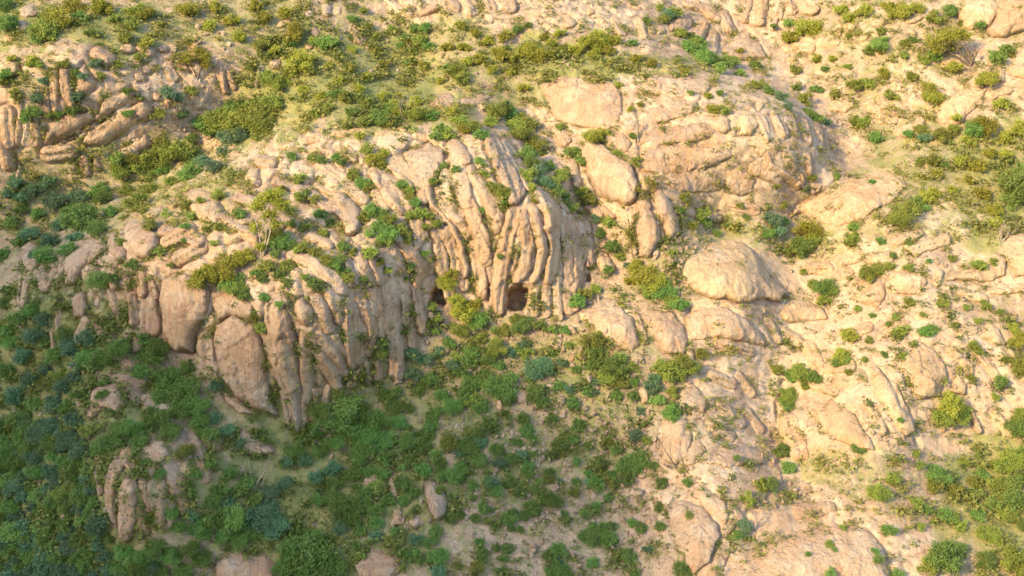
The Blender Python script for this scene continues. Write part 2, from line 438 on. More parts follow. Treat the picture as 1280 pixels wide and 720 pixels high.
# ------------------------------------------------------------------ rocks
TF = [0.3]; HFAC = [1.0]; SOFT = [1.0]      # edge gap, height and edge softness of the formation being built
def rock_patch(spec, idx):
    """spec: 'R x,y,halfwidth ...' a rib along a line, 'P x,y ...' an outlined slab, 'B x,y,r' a boulder; optional 'H1.2' factor first"""
    tok = spec.split(); kind = tok[0]; hf = 1.0; tok = tok[1:]
    if tok[0][0] == 'H': hf = float(tok[0][1:]); tok = tok[1:]
    q = [tuple(float(c) for c in t.split(',')) for t in tok]
    if kind == 'B':
        (x, y, r), = q; k = 9; ph = random.random() * 6
        q = [(x + r * (0.88 + 0.28 * random.random()) * math.cos(ph + 2 * math.pi * i / k), y + 0.9 * r * (0.85 + 0.3 * random.random()) * math.sin(ph + 2 * math.pi * i / k)) for i in range(k)]
    a = np.array([p[:2] for p in q])
    u, v = uv_of(a[:, 0], a[:, 1])
    sc = (DIST - bil(BASE0, cu, cv, u, v)) / FOC           # metres per photo pixel here
    pad = 0.7
    wmax = max(p[2] for p in q) * sc.mean() if kind == 'R' else 0
    i0 = max(0, int((u.min() - wmax - pad - cu[0]) / RES)); i1 = min(len(cu) - 1, int((u.max() + wmax + pad - cu[0]) / RES) + 2)
    j0 = max(0, int((v.min() - wmax - pad - cv[0]) / RES)); j1 = min(len(cv) - 1, int((v.max() + wmax + pad - cv[0]) / RES) + 2)
    S = (slice(j0, j1), slice(i0, i1))
    U, V = GU[S], GV[S]; s = idx * 7
    if U.size < 9: return None
    wa = 0.10 if kind == 'R' else 0.15
    wu = U + wa * fbm(U * 0.8, V * 0.8, s, 3) + 0.04 * fbm(U * 3.5, V * 3.5, s + 3, 2)
    wv = V + wa * fbm(U * 0.8, V * 0.8, s + 11, 3) + 0.04 * fbm(U * 3.5, V * 3.5, s + 14, 2)
    if kind == 'R':
        sd = seg_sd(list(zip(u, v)), [p[2] * k * 1.18 for p, k in zip(q, sc)], wu, wv)
        r = max(sd.max(), 0.1); H = np.clip(0.72 * r, 0.2, 0.95) * hf; wp = r * random.uniform(0.55, 0.8)
        ax = np.array([u[-1] - u[0], v[-1] - v[0]]); ax /= np.hypot(*ax) + 1e-6
    else:
        sd = poly_sd(list(zip(u, v)), wu, wv)
        r = max(sd.max(), 0.1); H = np.clip(0.30 * r + 0.14, 0.18, 1.0) * hf; wp = min(r * 0.95, 0.75)
        ax = np.array([0.25, -0.97])
    H = H * HFAC[0]; wp = min(wp * SOFT[0], r * 1.05)
    e = np.clip(sd / wp, 0, 1)
    pw = random.choice((1.15, 1.3, 1.6, 2.0, 2.6)) if kind == 'R' else random.uniform(1.6, 2.6)
    if pw < 1.4: e = np.clip(sd / r, 0, 1); H = H * 1.25
    h = H * (1 - (1 - e) ** pw) ** (1 / pw)
    if kind != 'R': h = h + 0.22 * r * sstep(0, 1, np.clip(sd / r, 0, 1)) * hf
    # lower end stands prouder than the top, as on a weathered face
    tv = np.clip((V - v.min() + wmax) / (v.max() - v.min() + 2 * wmax + 1e-6), 0, 1)
    h = h * (1.12 - 0.42 * tv)
    skew = random.choice((-1, 1)) * random.uniform(0.3, 0.9)
    # weathering: flutes along the rib, chipped facets, grain
    along = U * ax[0] + V * ax[1]; across = -U * ax[1] + V * ax[0]
    flute = fbm(across * 1.7 + 0.3 * fbm(along * .5, across * .5, s + 5, 2), along * 0.28, s + 6, 3)
    g1, g2, gid = voronoi((across + 0.3 * fbm(U, V, s + 8, 2)) / 1.3 + idx, (along + 0.3 * fbm(U, V, s + 12, 2)) / 2.6, s % 9)
    chip = np.clip((g2 - g1) / 0.10, 0, 1) * 0.12 + 0.26 * (J3[gid] - 0.5) + 0.16 * (J1[gid] - 0.5) * (g1 - 0.4)
    if kind == 'R': h = h + skew * 0.5 * np.clip(sd, 0, None) * np.sign(across - (u.mean() * -ax[1] + v.mean() * ax[0])) * 0.6
    voronoi((across + 0.22 * fbm(U, V, s + 18, 2)) / 0.62 + idx * 3, (along + 0.25 * fbm(U, V, s + 22, 2)) / 1.7, (s + 4) % 9)
    facet = (J1[VID[0]] - 0.5) * VOFF[0] * 0.9 + (J2[VID[0]] - 0.5) * VOFF[1] * 0.9
    ins = sstep(0.0, 0.18, sd)
    h = h + ins * ((0.55 if kind == 'R' else 0.2) * min(1, r * 1.5) * facet + (0.07 if kind == 'R' else 0.04) * min(1, r * 1.4) * flute + min(1, r * 1.2) * chip * (0.85 if kind == 'R' else 0.55) + 0.05 * min(1, 2 * r) * ridged(across * 1.1, along * 0.5, s + 9, 3) + 0.035 * ridged(U * 4, V * 4, s + 10, 2))
    h = np.where(sd > 0, h, 4.0 * sd)                      # sides go on down into the ground
    d = BASE[S] + h - 0.10 - 0.5 * GROOVE[S] - CAVE[S] * 1.02
    d = np.where(CAVE[S] > 0.3, np.minimum(d, SHEET[S] - 0.25), d)
    keepv = sd > -0.30
    TRENCH[S] = np.maximum(TRENCH[S], TF[0] * min(0.6, 0.15 + 0.45 * r) * sstep(-0.26, -0.05, sd) * (0.45 + 0.55 * sstep(-0.3, 0.4, fbm(U * .7, V * .7, 88, 2))))
    keep = keepv[:-1, :-1] & keepv[1:, :-1] & keepv[:-1, 1:] & keepv[1:, 1:]
    if not keep.any(): return None
    TOP[S] = np.where(keepv, np.maximum(TOP[S], d), TOP[S])
    COVER[S] = np.where(sd > 0.02, np.maximum(COVER[S], d - BASE[S]), COVER[S])
    return U, V, d, keep, (u.mean(), v.min() if len(v) > 1 else v[0] - 0.3)
RIDX = [0]; 
def rock_obj(spec, mat, name, parent=None, **k):
    RIDX[0] += 1
    r = rock_patch(spec, RIDX[0])
    if r is None: return None
    U, V, d, keep, base = r
    org = np.array(parent['_o']) if parent is not None else None
    co = world(U, V, d)
    if org is None:
        org = world(np.array(base[0]), np.array(base[1]), bil(BASE, cu, cv, np.array([base[0]]), np.array([base[1]]))[0])
    me, _ = mesh_from_grid(name, co - org, keep, mat)
    o = put(name, me, parent, **k)
    if parent is None: o.location = org
    return o
def outcrop(px, py, label, parts, cat='outcrop', name='rock_outcrop', gap=0.34, high=0.85, soft=1.4):
    """one rock formation: an Empty at its foot with its ribs, slabs and boulders as parts"""
    u, v = uv_of(px, py); d = bil(BASE, cu, cv, u, v)
    o = put(name, None, None, label, cat)
    loc = world(u[0], v[0], d[0]); o.location = loc; o['_o'] = [float(c) for c in loc]
    TF[0], HFAC[0], SOFT[0] = gap, high, soft
    for mat, specs in parts:
        for ln in specs.strip().splitlines():
            ln = ln.strip()
            if ln: rock_obj(ln, mat, {'R': 'rock_rib', 'P': 'rock_slab', 'B': 'boulder'}[ln[0]], o)
    del o['_o']
    TF[0], HFAC[0], SOFT[0] = 0.15, 1.0, 1.5
    return o

outcrop(560, 410, 'big sunlit cliff of fluted rock ribs with a square cave at its foot', [(M_ROCK, '''
P 506,192 522,184 540,178 556,188 556,204 546,216 541,235 549,258 572,286 584,308 588,348 578,352 571,302 555,277 539,262 524,236 511,215
P H1.2 557,182 565,170 578,178 589,195 589,206 576,209 562,199
R 570,199,9 580,240,9 592,270,9 602,300,9 607,326,8
R 587,212,7 600,230,8 610,250,10 620,270,9 622,287,6
R H1.1 615,174,9 625,195,11 635,217,12 645,237,11 642,249,8
R 632,178,7 642,195,7 652,217,7 661,234,6
R H1.2 675,243,9 685,256,12 692,270,11 688,284,8
R 643,266,9 635,297,9 627,327,9 621,361,9 624,388,6
R 654,270,7 658,290,7 661,307,7 657,334,7 645,350,6
R 667,262,7 673,290,8 680,314,7 675,334,7 667,351,6
R 690,285,8 694,307,7 690,334,7 685,350,6
R 698,316,4 700,352,4
R 706,276,6 710,310,7 711,350,7
R 718,280,7 721,307,8 723,341,8 719,364,7
R 732,278,5 737,300,6 738,330,5
R 671,362,5 670,390,5
R 682,354,6 683,392,6
R 696,350,6 698,391,6
R 709,352,6 711,387,6
R 721,362,4 720,380,4
R 593,307,7 600,341,8 603,366,7
R 576,330,7 580,358,7
R 559,290,7 568,320,7 573,347,7 571,370,5
R 613,332,6 616,350,5
R 549,308,7 555,341,7
R 537,277,5 549,302,5
R H.8 648,352,4 658,353,4 666,357,4
R 545,280,4 556,298,4
''')], gap=0.75, high=1.0, soft=0.8)
outcrop(420, 540, 'swept shoulder of the cliff, long parallel ribs with bushes in the clefts', [(M_ROCK, '''
R 470,217,9 485,232,12 495,252,11 501,264,6
R 502,245,7 511,258,7
R 520,277,7 526,292,8 522,308,5
R 492,292,6 505,302,8 517,320,9 525,335,9 522,357,6
R 422,252,11 437,267,12 441,284,8
R 460,287,6 470,301,6
R 445,310,6 455,330,8 463,354,7
R 467,327,6 476,352,7
R 431,328,7 442,352,8
R 375,285,8 395,297,7 413,306,6
R 364,317,6 387,327,8 405,340,9 422,352,9 428,364,7
B 342,317,8
B 370,341,8
R 300,246,7 340,262,8 372,284,6
R 345,226,6 385,240,7 414,262,6
R 395,200,6 430,222,7 455,250,6
R 455,186,6 490,205,8 514,232,6
R 250,262,8 290,279,8 320,300,6
R 205,287,8 250,302,8
R 470,237,6 482,262,6
R 398,232,5 424,246,6
R 320,268,6 350,282,6
R 500,200,6 522,228,7 530,250,5
R 415,290,5 432,312,6
B 402,217,8
B 428,212,7
B 440,231,8
R 427,187,5 443,198,5
R 322,200,8 340,203,8
B 321,226,8
R H1.1 347,380,13 347,405,17 348,435,18 355,460,16 364,485,12 370,510,9 373,534,6
P H1.3 367,374 378,373 391,385 393,399 384,409 372,404 367,390
R 380,420,7 380,445,8 383,480,8 381,510,7 379,532,5
R 395,375,7 405,392,8 412,413,6
R 400,420,7 415,442,8 428,466,6
R 402,447,8 415,467,8 421,483,7
R 413,364,8 422,382,8 426,401,5
R 435,377,6 436,402,7 438,430,7 441,458,5
R 445,392,4 446,422,4 446,453,4
R 452,370,6 460,395,7 465,417,7 460,441,5
R 467,366,8 472,388,8
R 477,398,6 478,418,6
R 492,372,7 492,405,8 495,435,9 496,467,9
R 506,372,5 507,402,5
R 514,415,5 515,432,5
R 520,362,6 525,385,6 528,412,6
R 539,393,4 545,406,4
R 437,482,5 450,467,5 456,459,4
R 460,455,5 461,477,5
R 470,455,5 472,474,6
R 352,478,5 357,510,5 361,532,4
R 392,490,6 393,522,5
R 410,485,4 404,520,5 402,535,4
R 482,358,5 484,392,5 486,430,5
''')], gap=0.75, high=1.0, soft=0.8)
outcrop(270, 500, 'flat pinkish cliff slabs beside the ribs, one with a broken white edge', [(M_ROCK, '''
P 268,405 290,395 320,408 329,440 334,480 346,521 330,516 300,501 280,481 268,450
P H1.2 202,350 235,340 262,362 265,378 256,400 246,415 241,441 222,441 208,421 201,390
P 266,372 290,362 318,380 320,405 290,393 270,400
'''), (M_QUARTZ, '''
R H.7 264,368,3 261,385,4 256,402,3
R H.6 260,418,2.5 259,434,3
'''), (M_PINK, '''
P 275,480 300,502 325,518 300,520 282,505
''')], gap=0.75, high=1.0, soft=0.8)
outcrop(110, 440, 'weathered jointed wall of small upright blocks ending the spur', [(M_PINK, '''
P 88,370 105,364 111,384 105,398 92,396
R 115,360,5 121,380,5
R 135,365,6 146,386,7
R 180,395,4 178,420,4
R 165,372,7 168,401,7
R 190,378,8 193,412,8
R 150,390,6 151,408,6
R 106,403,8 100,422,9
R 120,404,6 126,418,6
R 76,378,5 72,412,5
R 65,412,4 66,442,4
R 140,340,6 143,358,6
R 175,345,7 178,366,6
R 158,350,6 160,368,5
R 190,352,5 194,372,5
R 118,338,5 120,354,5
R 205,405,4 210,435,4
R 172,412,5 171,436,5
R 188,416,4 189,436,4
R 140,408,5 138,424,5
'''), (M_ROCK, '''
P H1.2 155,283 165,275 180,276 190,286 198,292 198,310 186,323 170,321 160,305
P 80,326 95,311 115,300 126,297 135,310 121,321 106,331 96,356 82,359
R 139,297,7 149,321,7
P H1.2 26,311 38,300 50,310 52,326 42,341 30,331
R 52,342,7 55,360,6
R 35,348,6 32,379,6
R 25,354,3 25,379,3
R 69,334,5 62,357,5
R 77,338,3 72,358,3
'''), (M_PALE, '''
P 226,240 250,234 268,244 281,270 271,281 250,276 236,261
P H1.3 304,220 312,210 322,211 329,222 323,229 308,226
R 296,228,6 305,236,6
R 170,266,7 196,264,8
B 215,254,8
R 275,276,6 312,274,7
R 210,300,9 235,288,9
R 225,322,10 255,308,8
R 285,300,6 315,290,6
''')], gap=0.75, high=1.0, soft=0.8)
outcrop(80, 215, 'tilted bedding slabs and pillars of the crag above the leafy gully', [(M_PINK, '''
R 66,93,5 67,110,5 68,136,4
R 80,92,6 84,110,8 88,131,5
R 58,115,4 58,139,4
R 25,120,4 24,145,4 22,178,5
R 9,140,8 12,178,8
R 45,150,5 44,180,5
P 95,91 105,80 113,90 125,101 115,118 95,121
P 54,181 60,152 90,141 115,135 118,150 85,169
P 61,184 118,152 130,121 165,110 171,120 140,141 110,161
P 100,183 110,164 145,142 180,125 189,135 179,150 150,166 130,180
R 125,66,9 136,76,8
B 160,61,8
R 178,58,6 187,66,6
B 206,61,7
B 186,86,8
B 194,78,7
B 176,96,7
R 275,88,6 281,114,4
B 196,121,7
R 210,82,6 218,98,6
R 224,72,5 232,86,5
R 104,199,5 108,214,5
R 119,195,4 123,209,4
R 60,192,9 85,190,8
R 240,60,5 250,72,4
R 286,92,4 293,108,4
P 140,190 165,178 182,168 190,180 170,195 145,203
R 0,180,8 10,205,8
'''), (M_PALE, '''
P H1.2 -6,76 12,72 22,78 24,90 10,96 -6,94
'''), (M_QUARTZ, '''
R H.8 34,153,3 30,179,4
R H.8 24,209,3 18,240,3
R H.8 327,84,3 322,108,3
''')], gap=0.7, high=0.95, soft=0.6)
outcrop(870, 285, 'broad rounded dome of stacked smooth rock sheets split by a vertical joint', [(M_ROCK, '''
P H.65 675,106 690,97 735,92 760,99 779,115 777,151 761,161 730,159 700,151 684,130
P H.65 799,116 810,93 850,88 890,90 901,100 880,116 850,123 830,119
P H.65 799,151 810,136 850,122 870,126 873,136 850,149 820,156
P H.65 800,183 803,161 840,158 880,150 901,160 891,173 850,180
P H.65 800,203 806,187 850,182 905,183 921,195 900,206 860,216 820,218 803,212
P H.65 825,226 850,214 890,209 906,216 906,236 880,242 850,241
P H.65 906,233 909,211 925,206 945,226 941,241 920,246
P H.65 812,222 828,226 852,242 884,252 879,262 846,254 822,240
P H.65 690,160 715,163 712,180 700,178
P H.65 750,165 775,160 790,178 785,192 765,186
R 950,148,7 959,172,7
R 970,143,7 980,166,8
R 990,140,6 996,167,6
R 1005,150,7 1011,177,7
R 1021,155,7 1028,182,8
R 960,192,7 966,207,7
R 985,188,8 991,208,8
R 1012,196,8 1014,214,7
R 945,212,8 970,224,8
R 930,118,7 955,124,7
R 965,205,9 1000,228,8
R 860,262,7 900,270,8
R 905,258,7 945,262,7
'''), (M_PALE, '''
P H1.3 885,149 900,140 914,150 916,165 905,169 890,161
P H1.3 920,151 930,136 941,140 948,155 940,171 925,169
P H.65 935,176 955,168 975,180 972,196 950,196 938,186
B 915,128,8
B 950,133,7
''')], gap=0.3, high=0.6, soft=1.5)
outcrop(770, 290, 'tall leaning slab walling the bushy cleft beside the cliff', [(M_ROCK, '''
P H1.3 728,181 738,170 755,180 770,195 790,205 799,230 796,250 780,258 760,251 748,241 735,216 725,200
R 700,165,8 706,176,7
R 700,187,6 715,206,7 722,232,5
R 728,172,5 745,172,5
R 736,256,7 748,267,8
R 660,235,4 676,252,4 690,268,4
R 698,245,4 708,262,5
''')], gap=0.75, high=1.0, soft=0.8)
outcrop(820, 325, 'split rounded rock with a dark crack behind the spindly tree', [(M_ROCK, '''
P H1.4 793,263 800,250 812,245 814,262 824,275 826,301 812,321 800,319 795,300
P H1.2 812,241 825,235 838,250 848,272 849,291 838,302 830,286 822,262
R 752,262,6 764,272,6
''')], gap=0.75, high=1.0, soft=0.8)
rock_obj('P H1.5 744,326 752,315 765,321 771,335 760,346 748,341', M_PALE, 'boulder', label='pale angular boulder perched at the right end of the cave cliff', cat='boulder')
outcrop(725, 330, 'broken white and rusty blocks closing the end of the cave cliff', [(M_QUARTZ, '''
R H.8 712,272,3 714,284,3
R H.8 722,280,3 727,290,3
R H.8 705,264,3 707,276,3
R H.8 766,298,3 769,310,3
'''), (M_ROCK, '''
B 745,292,6
B 752,305,6
B 740,312,6
B 728,262,6
B 718,252,5
B 757,320,4
''')], gap=0.75, high=1.0, soft=0.8)
outcrop(960, 60, 'steep rock knuckles and ribs at the head of the gully', [(M_ROCK, '''
R 862,3,9 880,10,8 896,22,7
R 903,18,8 912,36,8
P 836,30 845,15 862,18 868,30 855,40 840,38
R 892,43,7 890,60,8
R 951,0,9 946,24,10
P 905,61 920,43 935,40 950,55 959,73 930,76 908,69
R 935,2,6 930,25,6
R 975,0,6 970,18,7
R 968,20,5 965,33,6
R 1000,-5,9 1012,10,9
R 985,-5,8 990,12,8
R 880,30,7 872,46,7
''')])
outcrop(660, 40, 'line of pale crags along the top of the grassy slope', [(M_ROCK, '''
P H1.3 496,-4 526,-4 523,9 510,13 500,9
R 525,16,7 545,6,8
R 553,-2,8 566,10,10
R 585,-2,9 588,12,10
R 608,-4,8 613,9,8
R 634,-3,8 638,10,8
'''), (M_PALE, '''
B 710,29,9
B 752,25,8
R 768,27,7 776,40,7
B 797,8,6
R 798,26,6 804,44,6
B 816,39,6
B 826,38,6
B 690,14,6
B 740,14,6
''')])
outcrop(420, 30, 'cluster of rounded orange boulders on the grassy upper slope', [(M_ROCK, '''
B 386,18,8
P H1.4 402,18 401,6 410,1 417,8 416,19 409,23
B 422,13,6
'''), (M_PINK, '''
R 442,33,5 450,50,6
B 345,80,8
B 360,27,6
B 352,30,5
B 387,57,6
B 395,40,6
R 389,68,2.5 392,84,2.5
''')])
outcrop(580, 135, 'long low pink ledge of rock above the cliff top', [(M_ROCK, '''
P 537,131 545,118 562,117 570,124 575,133 552,138
P 570,132 576,121 590,123 602,117 616,121 606,131 590,132
R 600,108,4 618,106,4
''')])
outcrop(440, 172, 'row of low cream boulders along the cliff crest', [(M_PALE, '''
R 418,168,6 446,163,6
R 378,176,6 397,172,7
B 505,159,8
R 475,166,5 492,164,5
B 455,178,6
R 350,182,5 366,180,5
B 530,172,6
''')])
rock_obj('P H1.3 1196,16 1209,0 1240,-8 1250,10 1238,34 1224,36 1205,36', M_PALE, 'boulder', label='smooth cream boulder left half of the pair at the slope top', cat='boulder')
rock_obj('P H1.5 1233,38 1242,12 1256,-6 1295,-14 1302,25 1276,40 1256,48 1237,46', M_PALE, 'boulder', label='huge glowing cream boulder with a rusty undercut edge', cat='boulder')
outcrop(1230, 160, 'cream slabs and blocks under the umbrella-shaped tree', [(M_PALE, '''
P H1.3 1261,92 1268,62 1286,42 1302,60 1302,92 1280,100
P 1207,104 1212,92 1225,80 1240,84 1246,100 1228,111
P 1164,146 1176,126 1200,111 1236,109 1226,131 1206,150 1186,163
P 1171,72 1194,62 1210,75 1201,89 1176,86
R 1252,78,5 1250,98,5
R 1240,120,6 1260,112,6
''')])
outcrop(1060, 70, 'scatter of cream knobs on the slope right of the gully head', [(M_PALE, '''
B 1079,45,7
B 1063,32,7
B 1048,38,6
B 1093,44,7
B 1045,51,7
R 1030,52,7 1040,52,6
R 998,60,8 1008,60,9
B 985,60,7
B 990,72,6
P 1039,126 1058,118 1069,130 1056,141 1034,139
R 1118,100,5 1131,121,5
R 1095,28,5 1110,24,5
R 1135,25,5 1148,22,5
B 1140,40,6
R 1100,125,5 1112,140,6
R 1090,130,6 1100,150,6
B 1118,150,7
R 1128,165,7 1150,150,6
''')])
rock_obj('P 985,271 1000,253 1030,241 1060,223 1095,212 1131,219 1136,235 1115,250 1071,276 1050,286 1025,279 1005,266', M_PALE, 'rock_slab', label='long smooth pale slab tongue reaching down to the gully bushes', cat='rock slab')
outcrop(1110, 390, 'rounded cream blocks in a row below a strip of grass', [(M_PALE, '''
P 1106,346 1120,338 1150,340 1161,352 1151,366 1116,369
P 1070,351 1085,345 1106,350 1111,374 1096,386 1070,376
R 1050,326,7 1072,318,8
R 1085,322,7 1110,322,7
R 1010,336,7 1032,335,8
R 1140,311,7 1182,300,7
R 1040,345,7 1058,340,7
R 1120,300,6 1150,290,6
R 1175,340,6 1172,352,5
'''), ])
outcrop(1250, 350, 'big cream bench of rock with a dead branch lying above it', [(M_PALE, '''
P 1180,352 1219,326 1246,314 1262,322 1258,345 1230,353
P H1.2 1250,312 1262,294 1286,286 1304,290 1304,341 1270,346 1260,330
R 1200,365,7 1230,372,7
R 1240,362,6 1275,360,7
''')])
rock_obj('P H1.15 852,336 865,318 890,305 915,300 930,303 945,318 963,345 985,365 974,376 950,373 920,379 885,373 858,356', M_PALE, 'boulder', label='great pale whaleback boulder beside the gully, bare on top', cat='boulder')
rock_obj('P H1.2 975,389 990,375 1010,372 1030,385 1033,398 1010,404 980,401', M_PALE, 'boulder', label='flat-topped cream boulder just below the whaleback boulder', cat='boulder')
outcrop(810, 440, 'three smooth tan slabs side by side under the whaleback boulder', [(M_ROCK, '''
P H1.2 724,391 740,376 770,372 789,395 801,425 791,441 770,433 745,416 727,402
P H1.2 803,396 812,387 840,388 855,405 861,430 855,443 830,441 818,426
P 857,395 875,383 905,385 935,400 955,420 961,433 930,427 890,421 863,426
R 793,384,4 800,405,4 806,425,4
R 900,430,7 940,440,7
R 962,400,6 975,425,6
''')])
outcrop(850, 585, 'tan rounded slabs stepping down at the edge of the stony slope', [(M_ROCK, '''
P 840,506 850,486 866,480 886,500 880,516 860,513
P H1.3 822,546 830,526 848,517 862,526 867,546 856,576 845,583 828,576
P 850,571 862,551 875,545 881,560 866,581 852,586
P 880,576 900,559 925,552 950,560 966,575 940,582 905,584
R 890,470,7 915,478,7
R 925,470,7 940,490,7
R 900,510,8 925,525,8
R 935,515,6 950,535,7
R 890,532,7 915,545,6
''')])
outcrop(900, 720, 'bulging tan slabs with curved grassy cracks at the slope foot', [(M_ROCK, '''
P H1.2 834,641 850,625 875,630 896,655 899,670 886,700 870,716 858,706 845,681
P 858,616 880,604 905,624 913,645 905,656 890,640 872,624
P 888,728 880,716 905,675 916,675 914,690 898,728
P 902,735 930,701 960,681 1000,663 1050,655 1085,661 1110,690 1116,735
P 814,701 832,694 846,692 848,732 818,732
R 920,640,6 935,660,6
R 1000,640,7 1040,635,7
R 980,615,6 1010,610,6
''')])
outcrop(1130, 560, 'sloping cream rock ribs with blue shadow clefts between them', [(M_PALE, '''
P H1.3 1084,461 1098,455 1120,480 1136,510 1146,541 1130,546 1110,516 1090,486
P 1130,441 1150,425 1168,435 1180,455 1186,470 1176,496 1150,501 1135,481 1125,456
P 1004,506 1040,500 1065,515 1080,540 1096,561 1070,562 1030,541
R 1085,505,5 1105,537,6
P H1.3 1187,491 1197,465 1208,480 1206,496
P H1.2 1224,421 1239,405 1250,410 1256,430 1240,431
R 1025,460,7 1062,455,8
R 1048,480,6 1076,470,7
R 1010,432,8 1018,452,8
R 985,418,8 996,426,8
R 985,528,11 996,562,11
R 1190,440,6 1212,462,6
R 1225,445,6 1250,478,6
R 1200,415,6 1215,412,6
R 1262,440,6 1280,470,7
R 1015,478,6 1040,488,6
R 1165,515,6 1178,535,5
R 1055,420,6 1085,410,7
R 1100,420,6 1130,405,6
R 1150,395,6 1180,390,6
R 1245,520,7 1262,540,7
'''), (M_ROCK, '''
R H1.6 1213,507,3 1217,520,4 1223,537,5
''')])
rock_obj('P H1.5 148,456 155,446 167,446 174,455 168,466 152,465', M_PINK, 'boulder', label='round pinkish boulder sitting on blocks among the shaded bushes', cat='boulder')
outcrop(140, 520, 'jumble of pinkish blocks under the round boulder in the shade', [(M_PINK, '''
R 140,466,6 176,479,6
R 114,459,5 131,473,5
P 112,491 125,480 150,475 156,500 148,516 130,511 112,526
R 185,498,7 187,508,7
B 98,501,8
R 160,488,6 172,500,5
R 116,505,5 112,522,4
''')], gap=0.75, high=1.0, soft=0.8)
outcrop(160, 670, 'shaded fan of split rock blades among dark green scrub', [(M_PINK, '''
R 125,568,7 122,590,6 124,614,5
R H1.2 145,583,9 138,605,9 139,635,7 143,652,4
R H1.3 161,603,8 157,625,10 158,650,10 156,670,6
R 158,568,7 166,586,5
R 171,638,6 181,662,6
R 177,596,4 186,637,4
R 188,603,4 189,632,4
R 200,608,6 201,652,7
P 207,650 212,645 218,652 215,662 208,661
R 188,553,8 201,567,9
R 180,563,6 191,592,5
R 212,584,7 222,612,8
R 228,618,7 232,638,7
R 249,563,6 259,597,7
B 270,553,11
P 294,546 305,535 325,548 341,565 326,573 305,563
R 239,543,5 245,557,6
B 220,571,8
R 134,625,3 139,655,3
R 148,655,3 151,672,3
''')], gap=0.75, high=1.0, soft=0.8)
outcrop(310, 715, 'grey-pink slab peeping out beside the big leafy bush', [(M_PINK, '''
P 269,701 290,688 330,690 346,705 341,732 274,732
R 262,660,6 272,672,6
B 245,652,5
B 258,640,5
''')])
rock_obj('P 440,706 455,690 480,685 500,695 501,715 480,732 450,732', M_PINK, 'rock_slab', label='dusty grey rock slab with a slanting crack at the slope foot', cat='rock slab')
rock_obj('P H3.0 529,605 535,597 545,602 555,614 560,626 557,644 548,653 540,640 532,621', M_ROCK, 'boulder', label='tall tan egg-shaped boulder standing on the green slope', cat='boulder')
rock_obj('P H1.6 490,641 499,631 506,640 506,656 492,658', M_PINK, 'boulder', label='upright grey-tan boulder left of a smaller rusty one', cat='boulder')
rock_obj('P H1.5 512,646 525,642 530,652 521,663 512,656', M_ROCK, 'boulder', label='small rusty-footed boulder between two larger ones', cat='boulder')
rock_obj('R H1.5 492,598,5 493,618,5', M_PINK, 'boulder', label='narrow grey boulder half hidden in bushes above the upright pair', cat='boulder')
rock_obj('R 462,598,7 475,608,7', M_PINK, 'rock_slab', label='low dusty rock ledge showing between leafy bushes', cat='rock slab')
rock_obj('P H1.8 799,487 806,482 811,488 811,500 801,504', M_ROCK, 'boulder', label='upright tan block beside the dark bush on the stony slope', cat='boulder')
rock_obj('B 652,495,11', M_ROCK, 'rock_slab', label='rusty flat rock face bedded in the slope under the cave', cat='rock slab')
rock_obj('P H1.6 713,386 718,378 725,380 723,389 716,392', M_ROCK, 'boulder', label='small pinkish boulder at the foot of the cave cliff', cat='boulder')
rock_obj('P H1.4 24,14 33,3 45,7 48,18 32,23', M_STONE, 'boulder', label='grey-white boulder above the big yellowish bush', cat='boulder')
rock_obj('B 25,34,9', M_STONE, 'boulder', label='grey boulder directly below the grey-white one', cat='boulder')
rock_obj('B 11,46,8', M_PINK, 'boulder', label='dull brown boulder lowest of three by the bushes', cat='boulder')

# ------------------------------------------------------------------ hillside mesh (one sheet, coarser away from the view)
under = sstep(0.10, 0.35, COVER)
SH = SHEET - np.maximum(0.35 * under, TRENCH) * (CAVE < 0.1)
ex = np.cumsum(np.geomspace(0.15, 14, 40))
us = np.concatenate([cu[0] - ex[::-1], cu, cu[-1] + ex]); vs = np.concatenate([cv[0] - ex[:30][::-1], cv, cv[-1] + ex[:36]])
iu = np.clip(np.round((np.clip(us, cu[0], cu[-1]) - cu[0]) / RES).astype(int), 0, len(cu) - 1)
iv = np.clip(np.round((np.clip(vs, cv[0], cv[-1]) - cv[0]) / RES).astype(int), 0, len(cv) - 1)
UU, VV = np.meshgrid(us, vs)
DD = (SH + SLOPE * GV)[np.ix_(iv, iu)]
out = np.hypot(np.maximum(np.abs(UU) - 43, 0), np.maximum(np.maximum(-19.5 - VV, VV - 27), 0))
DD = DD * np.exp(-out / 12) + sstep(0, 15, out) * 1.5 * fbm(UU / 15, VV / 15, 40, 3) - SLOPE * VV
co = world(UU, VV, DD)
ks = np.ones((co.shape[0] - 1, co.shape[1] - 1), bool)
me, used = mesh_from_grid('hillside', co, ks, M_GROUND)
for nm, A in (('rock', ROCKA), ('grass', GRASS)):
    at = me.attributes.new(nm, 'FLOAT', 'POINT')
    at.data.foreach_set('value', A[np.ix_(iv, iu)].ravel()[used].astype(np.float32))
put('hillside', me, kind='structure')

